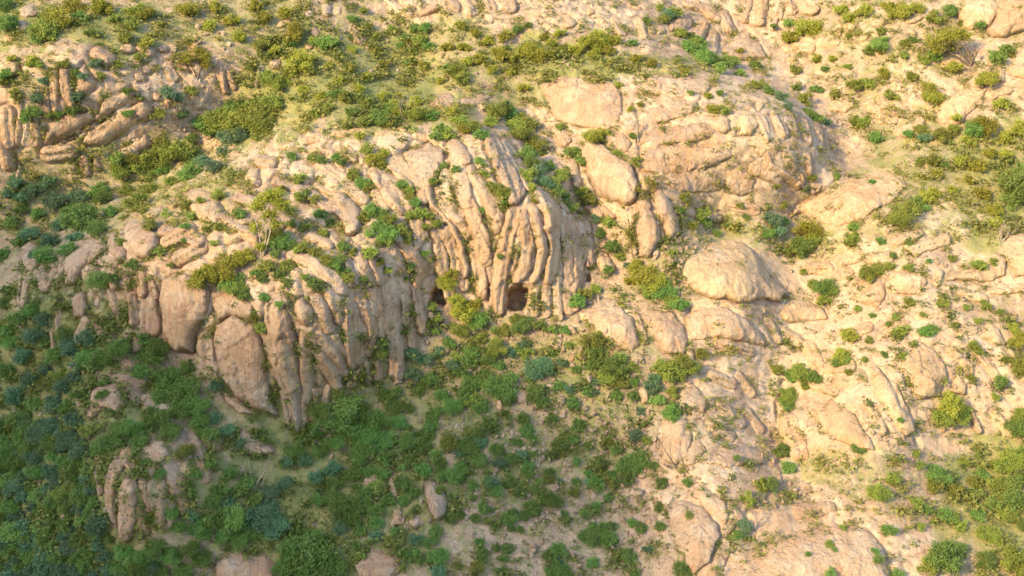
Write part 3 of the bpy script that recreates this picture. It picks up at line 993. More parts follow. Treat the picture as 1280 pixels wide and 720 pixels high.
# valley floor and the opposite hill whose evening shadow lies on the foot of the slope
m_far, nt_, bs_ = new_mat('far_scrub'); b_ = NB(nt_)
b_.l(b_.mix(b_.ramp(b_.noise(b_.pos(), 0.05, 6, 0.7), 0.4, 0.6), (0.10, 0.12, 0.05, 1), (0.30, 0.22, 0.15, 1)), bs_.inputs['Base Color'])
bs_.inputs['Roughness'].default_value = 1.0
g = np.linspace(-1800, 1800, 121); VX, VY = np.meshgrid(g, g - 200)
vz = -34 + 2.5 * fbm(VX / 90, VY / 90, 50, 3)
me, _ = mesh_from_grid('valley_floor', np.stack([VX, VY, vz], -1), np.ones((120, 120), bool), m_far)
put('valley_floor', me, kind='structure')
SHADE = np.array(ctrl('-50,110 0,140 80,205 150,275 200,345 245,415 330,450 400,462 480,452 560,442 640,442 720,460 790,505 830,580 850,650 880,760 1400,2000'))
HD = 600.0                                    # metres to the opposite crest
HS = np.array([SUN[0], SUN[1]]) / np.hypot(SUN[0], SUN[1]); HP = np.array([-HS[1], HS[0]])
sxg, syg = np.meshgrid(np.linspace(5, 1275, 120), np.linspace(5, 715, 80))
uu, vv = uv_of(sxg.ravel(), syg.ravel(), TOP)
sp_ = world(uu, vv, bil(TOP, cu, cv, uu, vv))
in_shade = syg.ravel() > np.interp(sxg.ravel(), SHADE[:, 0], SHADE[:, 1])
sp = sp_[:, :2] @ HP; sq = sp_[:, 2] - (sp_[:, :2] @ HS) * math.tan(SUN_EL)
# crest height over each stretch: the one that best parts the lit ground from the shaded
pp = np.linspace(sp.min() + 1, sp.max() - 1, 26); zz = []
cand = np.linspace(sq.min() - 2, sq.max() + 2, 160)
for c in pp:
    k = np.abs(sp - c) < 1.6
    err = [(in_shade[k] & (sq[k] > t)).sum() + (~in_shade[k] & (sq[k] <= t)).sum() for t in cand]
    best = np.array(err) <= min(err) + 0.01
    zz.append(cand[best].mean())
zz = np.array(zz); zz = np.convolve(np.pad(zz, 2, 'edge'), np.ones(5) / 5, 'valid')
cen = world(np.array(0.), np.array(0.), np.array(0.))
zz = zz + (cen[:2] @ HS + HD) * math.tan(SUN_EL)
hx = np.concatenate([np.linspace(-900, pp[0] - 15, 40), np.linspace(pp[0] - 10, pp[-1] + 10, 90), np.linspace(pp[-1] + 15, 900, 40)])
hz = np.interp(hx, pp, zz)
# away from the measured stretch the crest carries on as a rolling hill
hz = np.where(hx < pp[0], zz[0] + 0.10 * (hx - pp[0]) + 18 * np.sin((hx - pp[0]) / 130), hz)
hz = np.where(hx > pp[-1], zz[-1] + 0.10 * (pp[-1] - hx) + 14 * np.sin((hx - pp[-1]) / 110), hz)
k_ = np.ones(5) / 5
hz[2:-2] = np.convolve(hz, k_, 'valid')
ty = np.concatenate([np.linspace(-420, -12, 22), [0], np.linspace(12, 500, 22)])
HXg, TY = np.meshgrid(hx, ty)
prof = np.maximum(0, 1 - np.abs(TY) / 470) ** 1.15
hz2 = -36 + (np.tile(hz, (len(ty), 1)) + 36) * prof + 9 * (np.abs(TY) / 100).clip(0, 1) * fbm(HXg / 120, TY / 120, 55, 4)
ctr = HS * (cen[:2] @ HS + HD)
hco = np.stack([HXg * HP[0] + ctr[0] + TY * HS[0], HXg * HP[1] + ctr[1] + TY * HS[1], hz2], -1)
me, _ = mesh_from_grid('opposite_hill', hco, np.ones((len(ty) - 1, len(hx) - 1), bool), m_far)
put('opposite_hill', me, kind='structure')

# ------------------------------------------------------------------ plants
def surf(px, py):
    u, v = uv_of(px, py, TOP)
    return world(u[0], v[0], bil(TOP, cu, cv, u, v)[0]), float((DIST - bil(TOP, cu, cv, u, v)[0]) / FOC)
def tube(path, rad, n=5):
    path = np.array(path, float); V_, Fc = [], []
    for i, p in enumerate(path):
        t = path[min(i + 1, len(path) - 1)] - path[max(i - 1, 0)]; t /= np.linalg.norm(t) + 1e-9
        a = np.cross(t, [0.3, 0.9, 0.2]); a /= np.linalg.norm(a) + 1e-9; b = np.cross(t, a)
        for k in range(n):
            c = 2 * math.pi * k / n; V_.append(p + rad[i] * (math.cos(c) * a + math.sin(c) * b))
    for i in range(len(path) - 1):
        for k in range(n): Fc.append((i * n + k, i * n + (k + 1) % n, (i + 1) * n + (k + 1) % n, (i + 1) * n + k))
    return np.array(V_), np.array(Fc)
def join(parts):
    V_, Fc, o = [], [], 0
    for v, f in parts: V_.append(v); Fc.append(f + o); o += len(v)
    return np.concatenate(V_), np.concatenate(Fc)
def leaves(cen, size, rng, up=0.5):
    """diamond leaves at the given centres"""
    n = len(cen)
    nrm = rng.normal(size=(n, 3)); nrm[:, 2] = np.abs(nrm[:, 2]) + up; nrm /= np.linalg.norm(nrm, axis=1)[:, None]
    a = np.cross(nrm, rng.normal(size=(n, 3))); a /= np.linalg.norm(a, axis=1)[:, None] + 1e-9
    b = np.cross(nrm, a)
    s = (size * (0.6 + 0.8 * rng.random(n)))[:, None]
    fold = nrm * s * 0.18
    V_ = np.stack([cen - a * s, cen - b * s * 0.5 + fold, cen + a * s, cen + b * s * 0.5 + fold], 1).reshape(-1, 3)
    return V_, np.arange(4 * n).reshape(n, 4)
def leaf_mesh(name, cen, size, mat, rng, var=None, up=0.25, tri=False):
    V_, Fc = leaves(cen, size, rng, up)
    if tri:
        V_ = V_.reshape(-1, 4, 3)[:, [1, 2, 3]].reshape(-1, 3); Fc = np.arange(len(V_)).reshape(-1, 3)
    me = bpy.data.meshes.new(name); fast_mesh(me, V_, Fc, False); me.materials.append(mat)
    at = me.attributes.new('leafvar', 'FLOAT', 'FACE')
    v = rng.random(len(cen)) if var is None else np.clip(var + 0.35 * (rng.random(len(cen)) - 0.5), 0, 1)
    at.data.foreach_set('value', v.astype(np.float32))
    return me
def shrub_proto(kind, n, ls, seed):
    rng = np.random.default_rng(seed); C, var, stems = [], [], []
    nl = rng.integers(7, 12)
    airy = kind in 'ylo'
    for k in range(nl):
        a = 2 * math.pi * (k + rng.random() * 0.7) / nl; rr = 0.0 if k == 0 else 0.32 + 0.42 * rng.random()
        c = np.array([rr * math.cos(a), rr * math.sin(a), (0.58 if k == 0 else 0.16 + 0.36 * rng.random()) * (1.15 if airy else 1.0)])
        rad = 0.26 + 0.22 * rng.random()
        m = int(n / nl)
        # twigs radiate through the lobe, leaves gather along them in tufts
        nt_ = max(6, m // 12); tw = rng.normal(size=(nt_, 3)); tw[:, 2] += 0.25; tw /= np.linalg.norm(tw, axis=1)[:, None]
        ln = rad * (0.75 + 0.5 * rng.random(nt_))
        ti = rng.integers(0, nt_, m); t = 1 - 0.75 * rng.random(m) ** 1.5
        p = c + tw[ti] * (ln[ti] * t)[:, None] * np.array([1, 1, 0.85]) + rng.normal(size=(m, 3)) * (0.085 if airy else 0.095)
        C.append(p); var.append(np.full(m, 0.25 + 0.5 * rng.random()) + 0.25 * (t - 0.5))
        mid = c * np.array([0.45, 0.45, 0.55]) + rng.normal(size=3) * 0.04
        stems.append(tube([(0.03 * math.cos(a), 0.03 * math.sin(a), -0.5), mid, c, c + tw[0] * rad * 0.6], [0.035, 0.026, 0.016, 0.006], 4))
        for j in range(3): stems.append(tube([mid * 0.4 + c * 0.6, c + tw[j] * rad * 0.9], [0.012, 0.004], 3))
    C = np.concatenate(C); var = np.concatenate(var)
    ok = C[:, 2] > -0.4; C, var = C[ok], var[ok]
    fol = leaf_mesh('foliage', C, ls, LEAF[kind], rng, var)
    V_, Fc = join(stems); st = bpy.data.meshes.new('stems'); fast_mesh(st, V_, Fc); st.materials.append(M_STEM)
    return fol, st
PROTO = {}
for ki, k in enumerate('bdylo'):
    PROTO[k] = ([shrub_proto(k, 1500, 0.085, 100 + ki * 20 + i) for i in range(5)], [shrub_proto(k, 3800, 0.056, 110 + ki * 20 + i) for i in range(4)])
NAMES = {'b': ('green_shrub', 'leafy green bush'), 'o': ('olive_shrub', 'olive-green scrubby bush'), 'd': ('grey_green_shrub', 'soft grey-green bush'), 'y': ('yellow_green_shrub', 'yellowish open bush'), 'l': ('light_green_shrub', 'bright fresh-green bush')}
ZONES = [  # polygon of photo pixels -> where the bush grows
    ('520,360 700,360 700,425 600,440 530,430', 'right under the cave mouths'),
    ('460,575 600,575 610,680 480,680', 'around the tall egg-shaped boulder'),
    ('700,410 830,420 880,470 820,515 700,500', 'at the foot of the three tan slabs'),
    ('740,515 830,515 850,600 760,610', 'beside the tan slabs that step down the slope'),
    ('520,430 640,430 640,560 480,570 470,500', 'on the green slope between cave and egg-shaped boulder'),
    ('640,600 840,600 840,730 640,730', 'on the bare soil at the bottom of the stony slope'),
    ('90,415 200,420 200,530 100,530', 'around the round pinkish boulder'),
    ('110,530 270,530 270,690 120,690', 'around the shaded fan of rock blades'),
    ('0,320 110,380 110,500 0,510', 'in the thicket below the jointed end of the spur'),
    ('200,430 330,450 330,540 200,560', 'against the flat pinkish cliff slabs'),
    ('540,150 740,150 740,360 590,360 500,280 500,180', 'between the fluted ribs over the cave'),
    ('320,280 440,280 440,370 320,370', 'on the ledges round the pale-stemmed tree'),
    ('330,660 460,660 460,730 330,730', 'in the biggest clump of the scrub below the ribs'),
    ('0,0 330,0 300,60 200,55 60,60 0,70', 'on the brow above the tilted slab crag'),
    ('0,60 300,60 250,110 190,130 110,200 60,215 0,215', 'on ledges of the tilted slab crag'),
    ('250,90 400,60 380,150 330,190 250,235 160,275 80,330 0,330 0,215 110,205 200,135', 'in the leafy gully behind the spur'),
    ('330,0 640,0 640,110 540,160 380,170 390,60 300,60', 'on the grassy slope above the cliff'),
    ('640,0 850,0 920,95 790,98 640,110', 'on the grass below the top crags'),
    ('640,110 700,150 770,260 760,340 700,260 640,180 600,160', 'in the cleft beside the tall leaning slab'),
    ('850,0 990,0 1060,190 1000,290 860,300 840,240 940,270 1035,200 1000,120 900,85', 'along the gully round the domed outcrop'),
    ('680,85 1000,120 1035,200 950,270 840,240 780,170 690,150', 'in cracks of the domed outcrop'),
    ('740,230 860,240 880,390 780,380 740,340', 'around the split rock by the cliff end'),
    ('990,0 1290,0 1290,180 1060,190', 'on the cream slope under the huge boulder'),
    ('1060,190 1290,180 1290,300 1060,310 990,330 960,240', 'around the long smooth slab tongue'),
    ('940,310 1290,300 1290,480 940,500', 'on the bare slope of cream blocks'),
    ('1130,480 1290,480 1290,730 1110,730', 'on the green hollow below the cream ribs'),
    ('820,440 960,440 1130,480 1110,730 820,730', 'among the smooth slabs at the slope foot'),
    ('320,180 640,150 740,260 740,360 620,360 520,440 300,530 260,370', 'in clefts between the cliff ribs'),
    ('60,300 330,190 330,300 270,370 200,450 60,400', 'on the rounded top of the spur'),
    ('0,320 130,400 260,450 330,530 250,730 0,730', 'in the shaded thicket below the spur'),
    ('250,520 500,500 500,730 230,730', 'in the dense scrub under the ribs'),
    ('0,0 1290,0 1290,730 0,730', 'on the stony slope below the cave')]
def inside(x, y, P):
    c = False
    for k in range(len(P)):
        (ax, ay), (bx, by) = P[k], P[(k + 1) % len(P)]
        if (ay > y) != (by > y) and x < (bx - ax) * (y - ay) / (by - ay) + ax: c = not c
    return c
ZP = [(ctrl(p), t) for p, t in ZONES]
def where(x, y):
    for p, t in ZP:
        if inside(x, y, p): return t
    return ZONES[-1][1]
SIZEW = lambda r: 'big ' if r >= 13.5 else ('' if r >= 8 else 'small ')
CLEAR = ctrl('542,628,24 498,645,14 521,653,12 666,686,11 700,501,10 652,495,13 493,608,9 806,493,9 720,385,8 646,372,16')
def shrub(x, y, r, kind, free=False):
    if free and any((x - a) ** 2 + (y - b) ** 2 < (r + c) ** 2 for a, b, c in CLEAR): return
    # light put into leaf colour: lit bushes turn olive, shaded ones stay cooler green
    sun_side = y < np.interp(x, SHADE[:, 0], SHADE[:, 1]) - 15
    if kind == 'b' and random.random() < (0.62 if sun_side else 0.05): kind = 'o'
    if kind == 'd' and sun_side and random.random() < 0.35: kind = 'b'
    loc, sc = surf(x, y + 0.55 * r)
    r = r * random.uniform(0.95, 1.2)
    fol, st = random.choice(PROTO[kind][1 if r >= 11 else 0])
    nm, desc = NAMES[kind]
    nm = ('spreading_' if r >= 11.5 else 'low_' if r < 8.4 else '') + nm
    lab = f'{SIZEW(r)}{desc} {where(x, y)}'
    o = put(nm, None, None, lab, 'bush', lab + ' (alike)')
    s = r * sc * 1.14
    o.location = loc + N * 0.22 * s - np.array([0, 0, 0.05 * s])
    o.rotation_euler = (Matrix.Rotation(math.radians(random.uniform(18, 34)), 3, 'X') @ Matrix.Rotation(random.uniform(-.2, .2), 3, 'Y') @ Matrix.Rotation(random.uniform(0, 6.28), 3, 'Z')).to_euler()
    o.scale = (s * random.uniform(.95, 1.2), s * random.uniform(.95, 1.2), s * random.uniform(.85, 1.15))
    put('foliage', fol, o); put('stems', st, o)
SHRUBS = '''
y 95,5,12 130,8,13 75,25,14 182,15,12 235,10,13 42,75,8 183,50,9 15,72,6
b 60,35,16 50,45,10 165,30,10 170,14,11 12,28,13 5,5,12 100,20,9 145,22,8 115,40,7 160,45,8
b 175,70,8 82,78,8 40,140,13 5,100,8 20,115,6 95,88,6 65,142,7 92,135,8 200,140,8 240,110,9 8,90,7 50,80,6 150,80,6 128,95,6 160,112,6 175,122,5
d 120,78,8 48,120,10 98,120,8 210,115,9 105,95,6 160,140,6 75,140,6 55,100,6
b 305,148,22 280,152,17 330,138,18 325,158,17 345,125,15 300,128,14 270,140,10
d 300,165,16 285,168,14 250,150,9 222,120,8 230,140,8 262,160,9 240,170,8
l 292,136,12 318,130,10
b 200,195,15 182,207,13 150,212,12 222,188,17 240,212,13 105,272,20 122,282,13 130,245,11 175,252,13 90,260,10 60,316,13 85,310,9 25,300,8 5,315,8 125,235,10 30,258,9 15,275,8 205,178,10 240,192,12 165,198,10 48,265,8 140,262,9 190,235,9 215,225,8 160,235,8
d 70,250,13 45,235,11 30,245,10 60,225,10 80,275,13 65,300,12 270,205,13 255,198,10 20,225,9 40,290,10 100,242,10 12,240,9 205,210,9 280,188,9 95,295,9 45,315,8
l 150,195,9 122,347,13 110,262,9
b 140,345,8 150,300,6 165,328,7 200,312,8 190,280,9 208,265,7 235,255,8 240,268,7 232,280,6 275,242,8 300,265,8 275,282,6 268,302,5 250,250,5 258,285,5 215,330,4 180,262,6 230,300,4
y 258,340,16 283,332,15 306,320,10 246,350,9
b 295,356,13 305,365,8 330,370,6 318,392,8 328,408,7
l 286,352,9 300,346,7 350,380,5
b 355,300,10 345,293,10 335,330,10 352,340,9 392,352,8 365,278,7 380,282,8 400,265,8 412,277,7 405,290,7 366,305,7 380,308,8 395,313,7 408,322,7 418,328,8 428,336,8 434,346,7 430,305,8 441,313,7 455,348,5 375,245,7 395,246,7 345,315,8 358,330,7 330,345,7 372,312,6 322,338,7
l 382,345,5 358,352,8 340,305,7 513,332,5 625,320,4 425,322,6 475,300,5
b 420,195,6 428,202,6 443,216,8 455,226,8 461,234,7 460,185,8 402,198,6 365,195,6 375,222,7 383,238,5 390,196,5 352,235,6 345,250,6 362,262,6
y 470,198,10 480,190,7 450,168,6
b 465,260,10 478,268,11 472,280,9 485,290,10 482,300,8 500,282,8 508,291,7 490,274,8 455,270,7 511,299,6 503,228,7 513,236,7 512,246,6 520,252,6 526,265,9 515,268,7 538,268,7 546,279,7 532,283,6 540,226,6 570,210,5 606,216,5 612,230,5 621,235,8 630,239,8 632,251,5 463,313,8 475,326,7 484,336,6 532,315,5 507,348,4
l 598,199,6 462,290,6 605,205,4 625,232,5 555,205,4 603,262,4
y 560,350,11 564,340,8
y 580,385,16 570,373,11 592,378,9
b 600,397,10 621,430,13 612,446,10 540,381,6 546,397,6 573,410,10 600,420,9 632,410,8 560,425,8 590,437,9
l 475,436,11 478,425,7 590,405,8 675,406,8 545,412,6 618,412,7
d 515,440,10 531,447,8 516,463,10 565,452,8 550,436,7 672,455,13 684,461,8 703,452,6 655,428,7 640,440,7
b 590,475,11 625,480,15 608,468,9 580,490,9 540,472,9 552,490,8 565,505,10 600,505,10 635,495,9 575,462,7 625,455,8 640,470,8 540,515,9 525,485,7
l 432,500,20 410,520,15 448,512,13 400,508,12 422,485,10 495,487,7
b 430,525,17 470,522,15 492,502,11 482,490,9 455,537,16 482,545,12 500,525,10 395,535,10 420,548,12 510,508,7 515,545,12 375,545,9
b 652,403,12 645,397,8 740,425,12 746,436,9 768,455,14 760,467,11 745,450,9 790,456,8 838,462,16 850,450,12 862,457,11 735,485,9 770,490,8 791,492,8 670,490,11 678,500,8 840,490,7 877,440,8 720,374,8 731,367,8 745,360,6 700,480,7 715,500,8 690,520,8 655,520,9 720,460,6 705,410,6 690,438,6 825,455,9
d 815,480,10 818,470,8 840,512,11 712,485,6 745,475,6
l 822,498,8 774,446,9 690,410,6 712,430,5 660,470,6
y 805,342,17 821,352,14 795,330,10 788,350,8
b 830,362,12 848,377,11 836,371,9 812,362,9 765,305,8 760,276,8 735,247,9 726,236,8 702,217,10 660,190,11 666,202,11 660,217,9 713,257,8 650,165,13 655,150,13 668,175,13 642,150,10 636,138,9 690,225,9 750,290,7 775,318,7
d 680,225,11 696,237,9 672,212,10 705,245,8 686,205,8 785,330,6 745,272,6
y 740,170,11 750,165,8 665,233,6 668,250,4
l 715,188,9 728,200,7 678,190,6
b 770,190,6 795,200,6 855,245,6 850,261,6 876,266,9 880,275,8 910,282,5 925,255,5 932,270,5 760,335,6 865,280,6 895,290,6 840,315,6 790,168,5 700,158,5
y 660,60,10 672,66,11 700,40,8 735,51,13 751,46,11 766,49,8 720,60,9 690,52,7 655,108,7 773,105,5 645,70,8 680,45,6 760,62,7 742,66,8 795,72,6 815,78,6 855,88,6
b 648,35,8 660,30,6 705,60,8 692,66,8 840,15,9 831,22,7 850,40,8 862,43,6 858,55,9 872,61,8 881,71,10 866,52,8 892,73,10 945,81,7 945,105,8 952,103,6 900,115,5 905,138,6 863,115,5 645,155,12 808,25,5 825,8,6 790,52,6
d 835,18,8 875,52,7 960,112,7 975,120,7 985,132,7
l 910,75,11 901,84,9 870,48,5 925,90,7
y 890,135,7 788,135,5 925,62,4 800,130,4 885,118,5 760,165,4
y 370,40,12 378,75,13 366,86,9 332,20,10 345,60,8 300,45,8 290,25,9 320,5,10 270,8,9 262,30,9 355,15,9 392,50,7 425,100,7 440,85,6 460,95,7 480,78,6 412,80,6 470,62,6 440,60,6 380,110,7 402,118,7
b 350,100,13 336,95,9 330,56,9 365,50,8 520,35,8 531,32,8 526,50,9 516,61,6 536,56,8 506,46,7 571,86,12 576,96,10 561,83,8 440,22,6 460,32,6 470,45,6 455,12,6 490,35,6
l 412,52,10 400,52,8 510,76,6 490,131,10 545,168,8 500,55,5
y 580,58,8 625,65,10 632,44,8 560,58,7 600,72,8 610,50,7 585,75,7 615,85,7 595,40,6 575,30,6 640,88,6 530,80,6 550,100,6
b 505,136,11 521,141,13 541,143,9 476,146,11 456,151,8 431,121,8 420,115,8 440,138,8 460,128,8 485,150,9 410,135,7 395,140,7 575,150,9 590,156,11 601,166,8 561,166,8 551,160,7 620,140,10 631,134,9 612,152,8
y 568,140,8 580,160,8 500,120,7 520,125,7 480,118,7 450,110,7
y 1010,30,14 1000,36,9 985,46,9 1125,12,13 1230,97,11 1160,112,13 1165,121,10 1105,90,8 1110,8,9 1080,12,9 1050,12,8 1060,20,8 1145,8,9 1098,58,7 1190,82,8 1250,128,8 1040,72,6 1020,72,7
l 1100,53,11 1085,60,8 1245,70,10 1255,60,8 985,28,5 967,32,5
b 1185,10,11 1166,20,11 1155,72,9 1167,69,8 1068,105,9 1085,103,8 1112,118,8 1138,94,8 1068,150,10 1076,153,8 1043,117,6 1005,122,9 1020,110,7 992,86,6 1150,160,9 1176,166,11 1190,160,8 1216,160,11 1095,170,8 1130,52,7 1200,28,5 1225,30,6 1060,45,5 1100,38,6 1130,68,6 1030,85,5 1060,82,5 1140,48,6
d 1010,138,8 1020,146,7 1032,151,6 995,108,6 1155,170,8 1135,165,6
y 1231,155,13 1275,157,14 1255,170,9 1195,145,7 1210,175,8
y 1155,245,10 1166,240,8 1010,286,13 1225,240,9 1240,260,9 1200,200,8 1220,205,8 1050,440,11 1060,416,9 1270,420,12 1265,408,8 1185,500,16 1255,190,8 1235,190,8 1210,222,8 1190,235,7 1170,215,7 1245,275,7
b 1130,262,15 1120,272,11 1144,252,11 1000,302,15 1016,297,9 990,311,9 1065,295,8 1062,303,7 1135,300,6 1085,338,11 1096,336,8 1110,331,7 1135,333,6 1222,330,8 1240,325,6 1165,200,8 1030,356,13 1016,353,8 1040,361,8 1003,338,5 1028,374,9 1190,321,5 1115,318,4 1045,221,4 1090,226,4 1005,232,6 1015,222,5 970,232,5 980,256,5 1180,205,6 1150,200,6 1100,300,5 1160,325,4
l 1265,228,19 1261,247,13 1276,214,13 1280,240,12 1065,282,7 1155,258,7 1045,218,4
d 965,271,11 971,286,9 1000,315,7 980,275,6 960,290,7
b 1000,461,12 990,466,8 985,491,11 983,502,9 970,460,8 1017,470,8 1125,411,8 1119,417,7 1162,408,8 1155,413,7 1135,376,7 1178,377,6 1215,430,8 1221,436,7 1275,456,12 1175,520,11 1196,516,11 1206,510,8 1275,516,11 1270,532,13 1250,475,8 1243,494,6 1258,448,5 1213,470,6 1262,400,5 1222,400,5 1230,381,7 1142,428,5 1105,442,5 1128,443,5 1072,384,5 1090,393,4 1180,473,4 1125,523,4 1057,448,6 1045,452,6 1080,448,5 1060,465,5 1118,395,5 1153,392,4 1195,405,4 1206,383,5 1250,388,5 1085,425,5 1110,405,4 1005,480,6
b 975,560,9 985,581,9 958,602,11 1070,558,7 1115,595,8 1095,612,13 1170,590,12 1165,605,9 1190,607,8 1215,600,10 1226,590,8 1180,640,11 1190,645,8 1145,625,8 1156,635,7 1110,660,8 1175,692,19 1191,682,14 1160,706,10 1230,696,12 1240,666,12 1226,662,9 1220,640,8 1265,697,14 1277,716,10 1270,622,16 1265,570,13 1250,580,11 1278,565,10 1245,606,11 1035,678,5 1010,691,4 1043,686,3 1093,687,5 1098,697,6 1038,714,7 1053,658,4 1120,716,10 1205,575,7 1150,655,6 1200,655,8 1145,565,6 1255,640,10 1280,650,11 1275,595,11
l 1240,625,10 1220,615,8 1262,605,9 1150,580,6
b 950,602,9 935,622,9 920,571,4 860,601,6 785,576,12 800,570,11 776,582,8 782,592,10 765,592,7 826,601,8 750,666,13 740,661,9 761,672,9 730,667,7 697,683,9 693,692,6 702,709,11 690,714,8 742,700,7 785,691,11 770,692,8 850,706,9 856,713,7 825,656,6 800,656,8 790,650,6 823,632,6 690,621,13 680,618,9 665,632,11 655,642,8 650,611,8 665,566,6 700,551,11 716,546,8 685,589,8 660,582,7 640,570,8 645,550,7 720,575,5 735,555,6 815,580,7 720,600,6 745,630,7 760,620,6 705,640,5 860,642,5 735,590,5 770,560,6 640,640,8 650,660,5 665,545,6
d 930,655,9 920,666,7 697,700,6 780,600,6 735,600,5 700,600,5 810,685,6
l 752,655,6 675,600,6 797,585,6 730,640,6 668,610,6 660,590,6
b 390,692,26 368,682,17 412,706,17 358,706,15 395,668,14 430,632,17 418,620,11 450,622,13 470,632,11 440,642,10 462,612,10 370,562,10 452,562,13 470,557,11 510,552,10 562,592,13 576,586,9 550,577,9 600,572,10 530,557,9 505,602,10 516,612,8 505,622,8 495,662,7 545,662,8 566,642,8 577,642,6 605,632,8 540,692,8 600,676,6 620,682,5 602,696,6 630,697,5 510,692,8 490,677,8 530,585,9 515,575,9 590,605,8 610,600,7 620,560,9 580,550,9 600,540,9 560,545,9 620,610,7 590,560,9 640,600,7 440,590,10 460,585,9 480,590,8 420,600,10 400,620,9 485,620,9 470,650,9 450,660,8 400,560,9 520,635,6 480,572,9 535,540,8 610,650,5
l 390,708,15 405,690,11 290,642,17 505,582,7 448,548,9 520,690,6 610,590,5 590,620,5 550,610,6
d 330,637,17 347,652,13 312,642,12 380,572,9 415,582,10 548,713,9 470,668,8 355,600,9 340,610,9 520,672,7 360,575,8 395,595,9 600,550,7 575,565,6 425,655,9
b 190,440,15 211,470,17 231,482,17 246,502,15 201,428,11 180,420,9 150,432,13 112,440,15 132,442,11 150,537,15 166,530,12 131,552,13 176,547,11 231,562,10 251,652,13 271,642,15 256,662,11 205,490,13 225,510,13 250,525,12 200,520,11 215,535,11 260,540,10 190,515,10 175,460,10 235,455,9 128,490,8 262,575,8 245,590,7 200,590,6 215,640,8 240,612,8 182,575,6 225,655,9 195,680,11 215,690,12 240,680,11 180,690,11 160,685,10 255,695,12 230,710,12 200,712,12 300,670,11 320,660,11 280,665,11 300,610,9 290,590,9 310,600,8 275,610,9 320,620,9 265,625,9
d 55,395,12 45,415,12 30,440,13 60,460,13 40,470,12 80,480,11 95,470,10 20,490,12 110,420,9 90,430,12 70,500,12 95,520,11 60,540,13 85,545,12 30,520,11 190,705,10 285,625,8 270,480,8 300,550,8 268,520,8 285,535,8 240,640,9 100,455,9
b 8,375,10 25,395,11 10,410,11 40,385,10 15,425,11 80,415,11 70,440,11 100,490,9 115,535,10 85,505,10 45,500,10 10,460,11 12,360,9 75,470,10 120,455,9 58,425,9
'''
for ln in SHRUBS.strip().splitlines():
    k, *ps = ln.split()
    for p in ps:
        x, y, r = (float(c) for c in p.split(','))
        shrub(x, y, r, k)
# the thicket in the lower left corner: bush stands against bush
rr = random.Random(3)
placed = []
TH = ctrl('0,520 60,520 115,560 118,610 128,650 150,680 175,700 190,722 0,722')
tries = 0
while len(placed) < 120 and tries < 6000:
    tries += 1
    x, y = rr.uniform(-5, 195), rr.uniform(520, 722)
    if not inside(x, y, TH): continue
    r = rr.uniform(8, 14)
    if any((x - a) ** 2 + (y - b) ** 2 < (0.62 * (r + c)) ** 2 for a, b, c in placed): continue
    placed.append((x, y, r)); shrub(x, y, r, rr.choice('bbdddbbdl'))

# open scrub on the stony slope and under the ribs
placed = []
SC = ctrl('520,450 640,420 760,450 830,500 815,600 830,715 520,715 400,715 420,560 470,500')
while len(placed) < 85:
    x, y = rr.uniform(400, 835), rr.uniform(430, 715)
    if not inside(x, y, SC): continue
    r = rr.uniform(5, 9.5)
    if x > 640 and y > 620 and rr.random() < 0.6: continue
    if any((x - a) ** 2 + (y - b) ** 2 < (0.9 * (r + c)) ** 2 for a, b, c in placed): continue
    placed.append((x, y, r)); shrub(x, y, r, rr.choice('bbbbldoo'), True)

# ------------------------------------------------------------------ trees
def tree(name, label, base, tips, crown, kind, wood, trunk_r=0.07, leaf=0.055, dens=900, lean=0.35, crown_name='crown'):
    """base pixel, limb tips [(px,py)], crown clumps [(px,py,r)]: limbs fan out in depth as well"""
    rng = np.random.default_rng(int(base[0] * 7 + base[1]))
    loc, sc = surf(*base)
    o = put(name, None, None, label, 'tree'); o.location = loc
    def rel(px, py, dep):                     # pixel at the tree's own distance, shifted dep metres in depth
        D0 = float(np.dot(loc - CAM, F)) + dep
        p = CAM + F * D0 + X * ((px - 640) / FOC * D0) + T * ((360 - py) / FOC * D0)
        return p - loc
    par = []; tipsw = []
    root = np.array([0, 0, -0.15])
    for (px, py) in tips:
        e = rel(px, py, rng.uniform(-lean, lean)); tipsw.append(e)
        m1 = root * 0.65 + e * 0.35 + rng.normal(size=3) * 0.07; m2 = root * 0.3 + e * 0.7 + rng.normal(size=3) * 0.08
        par.append(tube([root + rng.normal(size=3) * 0.03, m1, m2, e], [trunk_r, trunk_r * 0.75, trunk_r * 0.5, trunk_r * 0.2], 6))
        for j in range(5):
            t = 0.45 + 0.5 * rng.random(); q = root * (1 - t) + e * t
            w_ = rng.normal(size=3); w_[2] = abs(w_[2]); w_ *= (0.35 + 0.3 * rng.random()) / np.linalg.norm(w_)
            par.append(tube([m2 * 0.5 + q * 0.5, q + w_ * 0.5, q + w_ * 1.2], [trunk_r * 0.35, trunk_r * 0.22, trunk_r * 0.08], 4))
    V_, Fc = join(par); me = bpy.data.meshes.new('trunk'); fast_mesh(me, V_, Fc); me.materials.append(wood); put('trunk', me, o)
    if crown:
        C, var = [], []
        for (px, py, r) in crown:
            R_ = r * sc; c = rel(px, py, rng.uniform(-lean, lean)); n = int(dens * (r / 10) ** 2)
            nt_ = max(8, n // 12); tw = rng.normal(size=(nt_, 3)); tw /= np.linalg.norm(tw, axis=1)[:, None]
            ti = rng.integers(0, nt_, n); t = (1 - 0.8 * rng.random(n) ** 1.4) * (0.6 + 0.6 * rng.random(nt_))[ti]
            C.append(c + tw[ti] * (t * R_)[:, None] * np.array([1.1, 1.1, 0.75]) + rng.normal(size=(n, 3)) * 0.05); var.append(np.full(n, rng.uniform(.3, .8)))
        put('crown', leaf_mesh('crown', np.concatenate(C), leaf, LEAF[kind], rng, np.concatenate(var)), o)
    return o
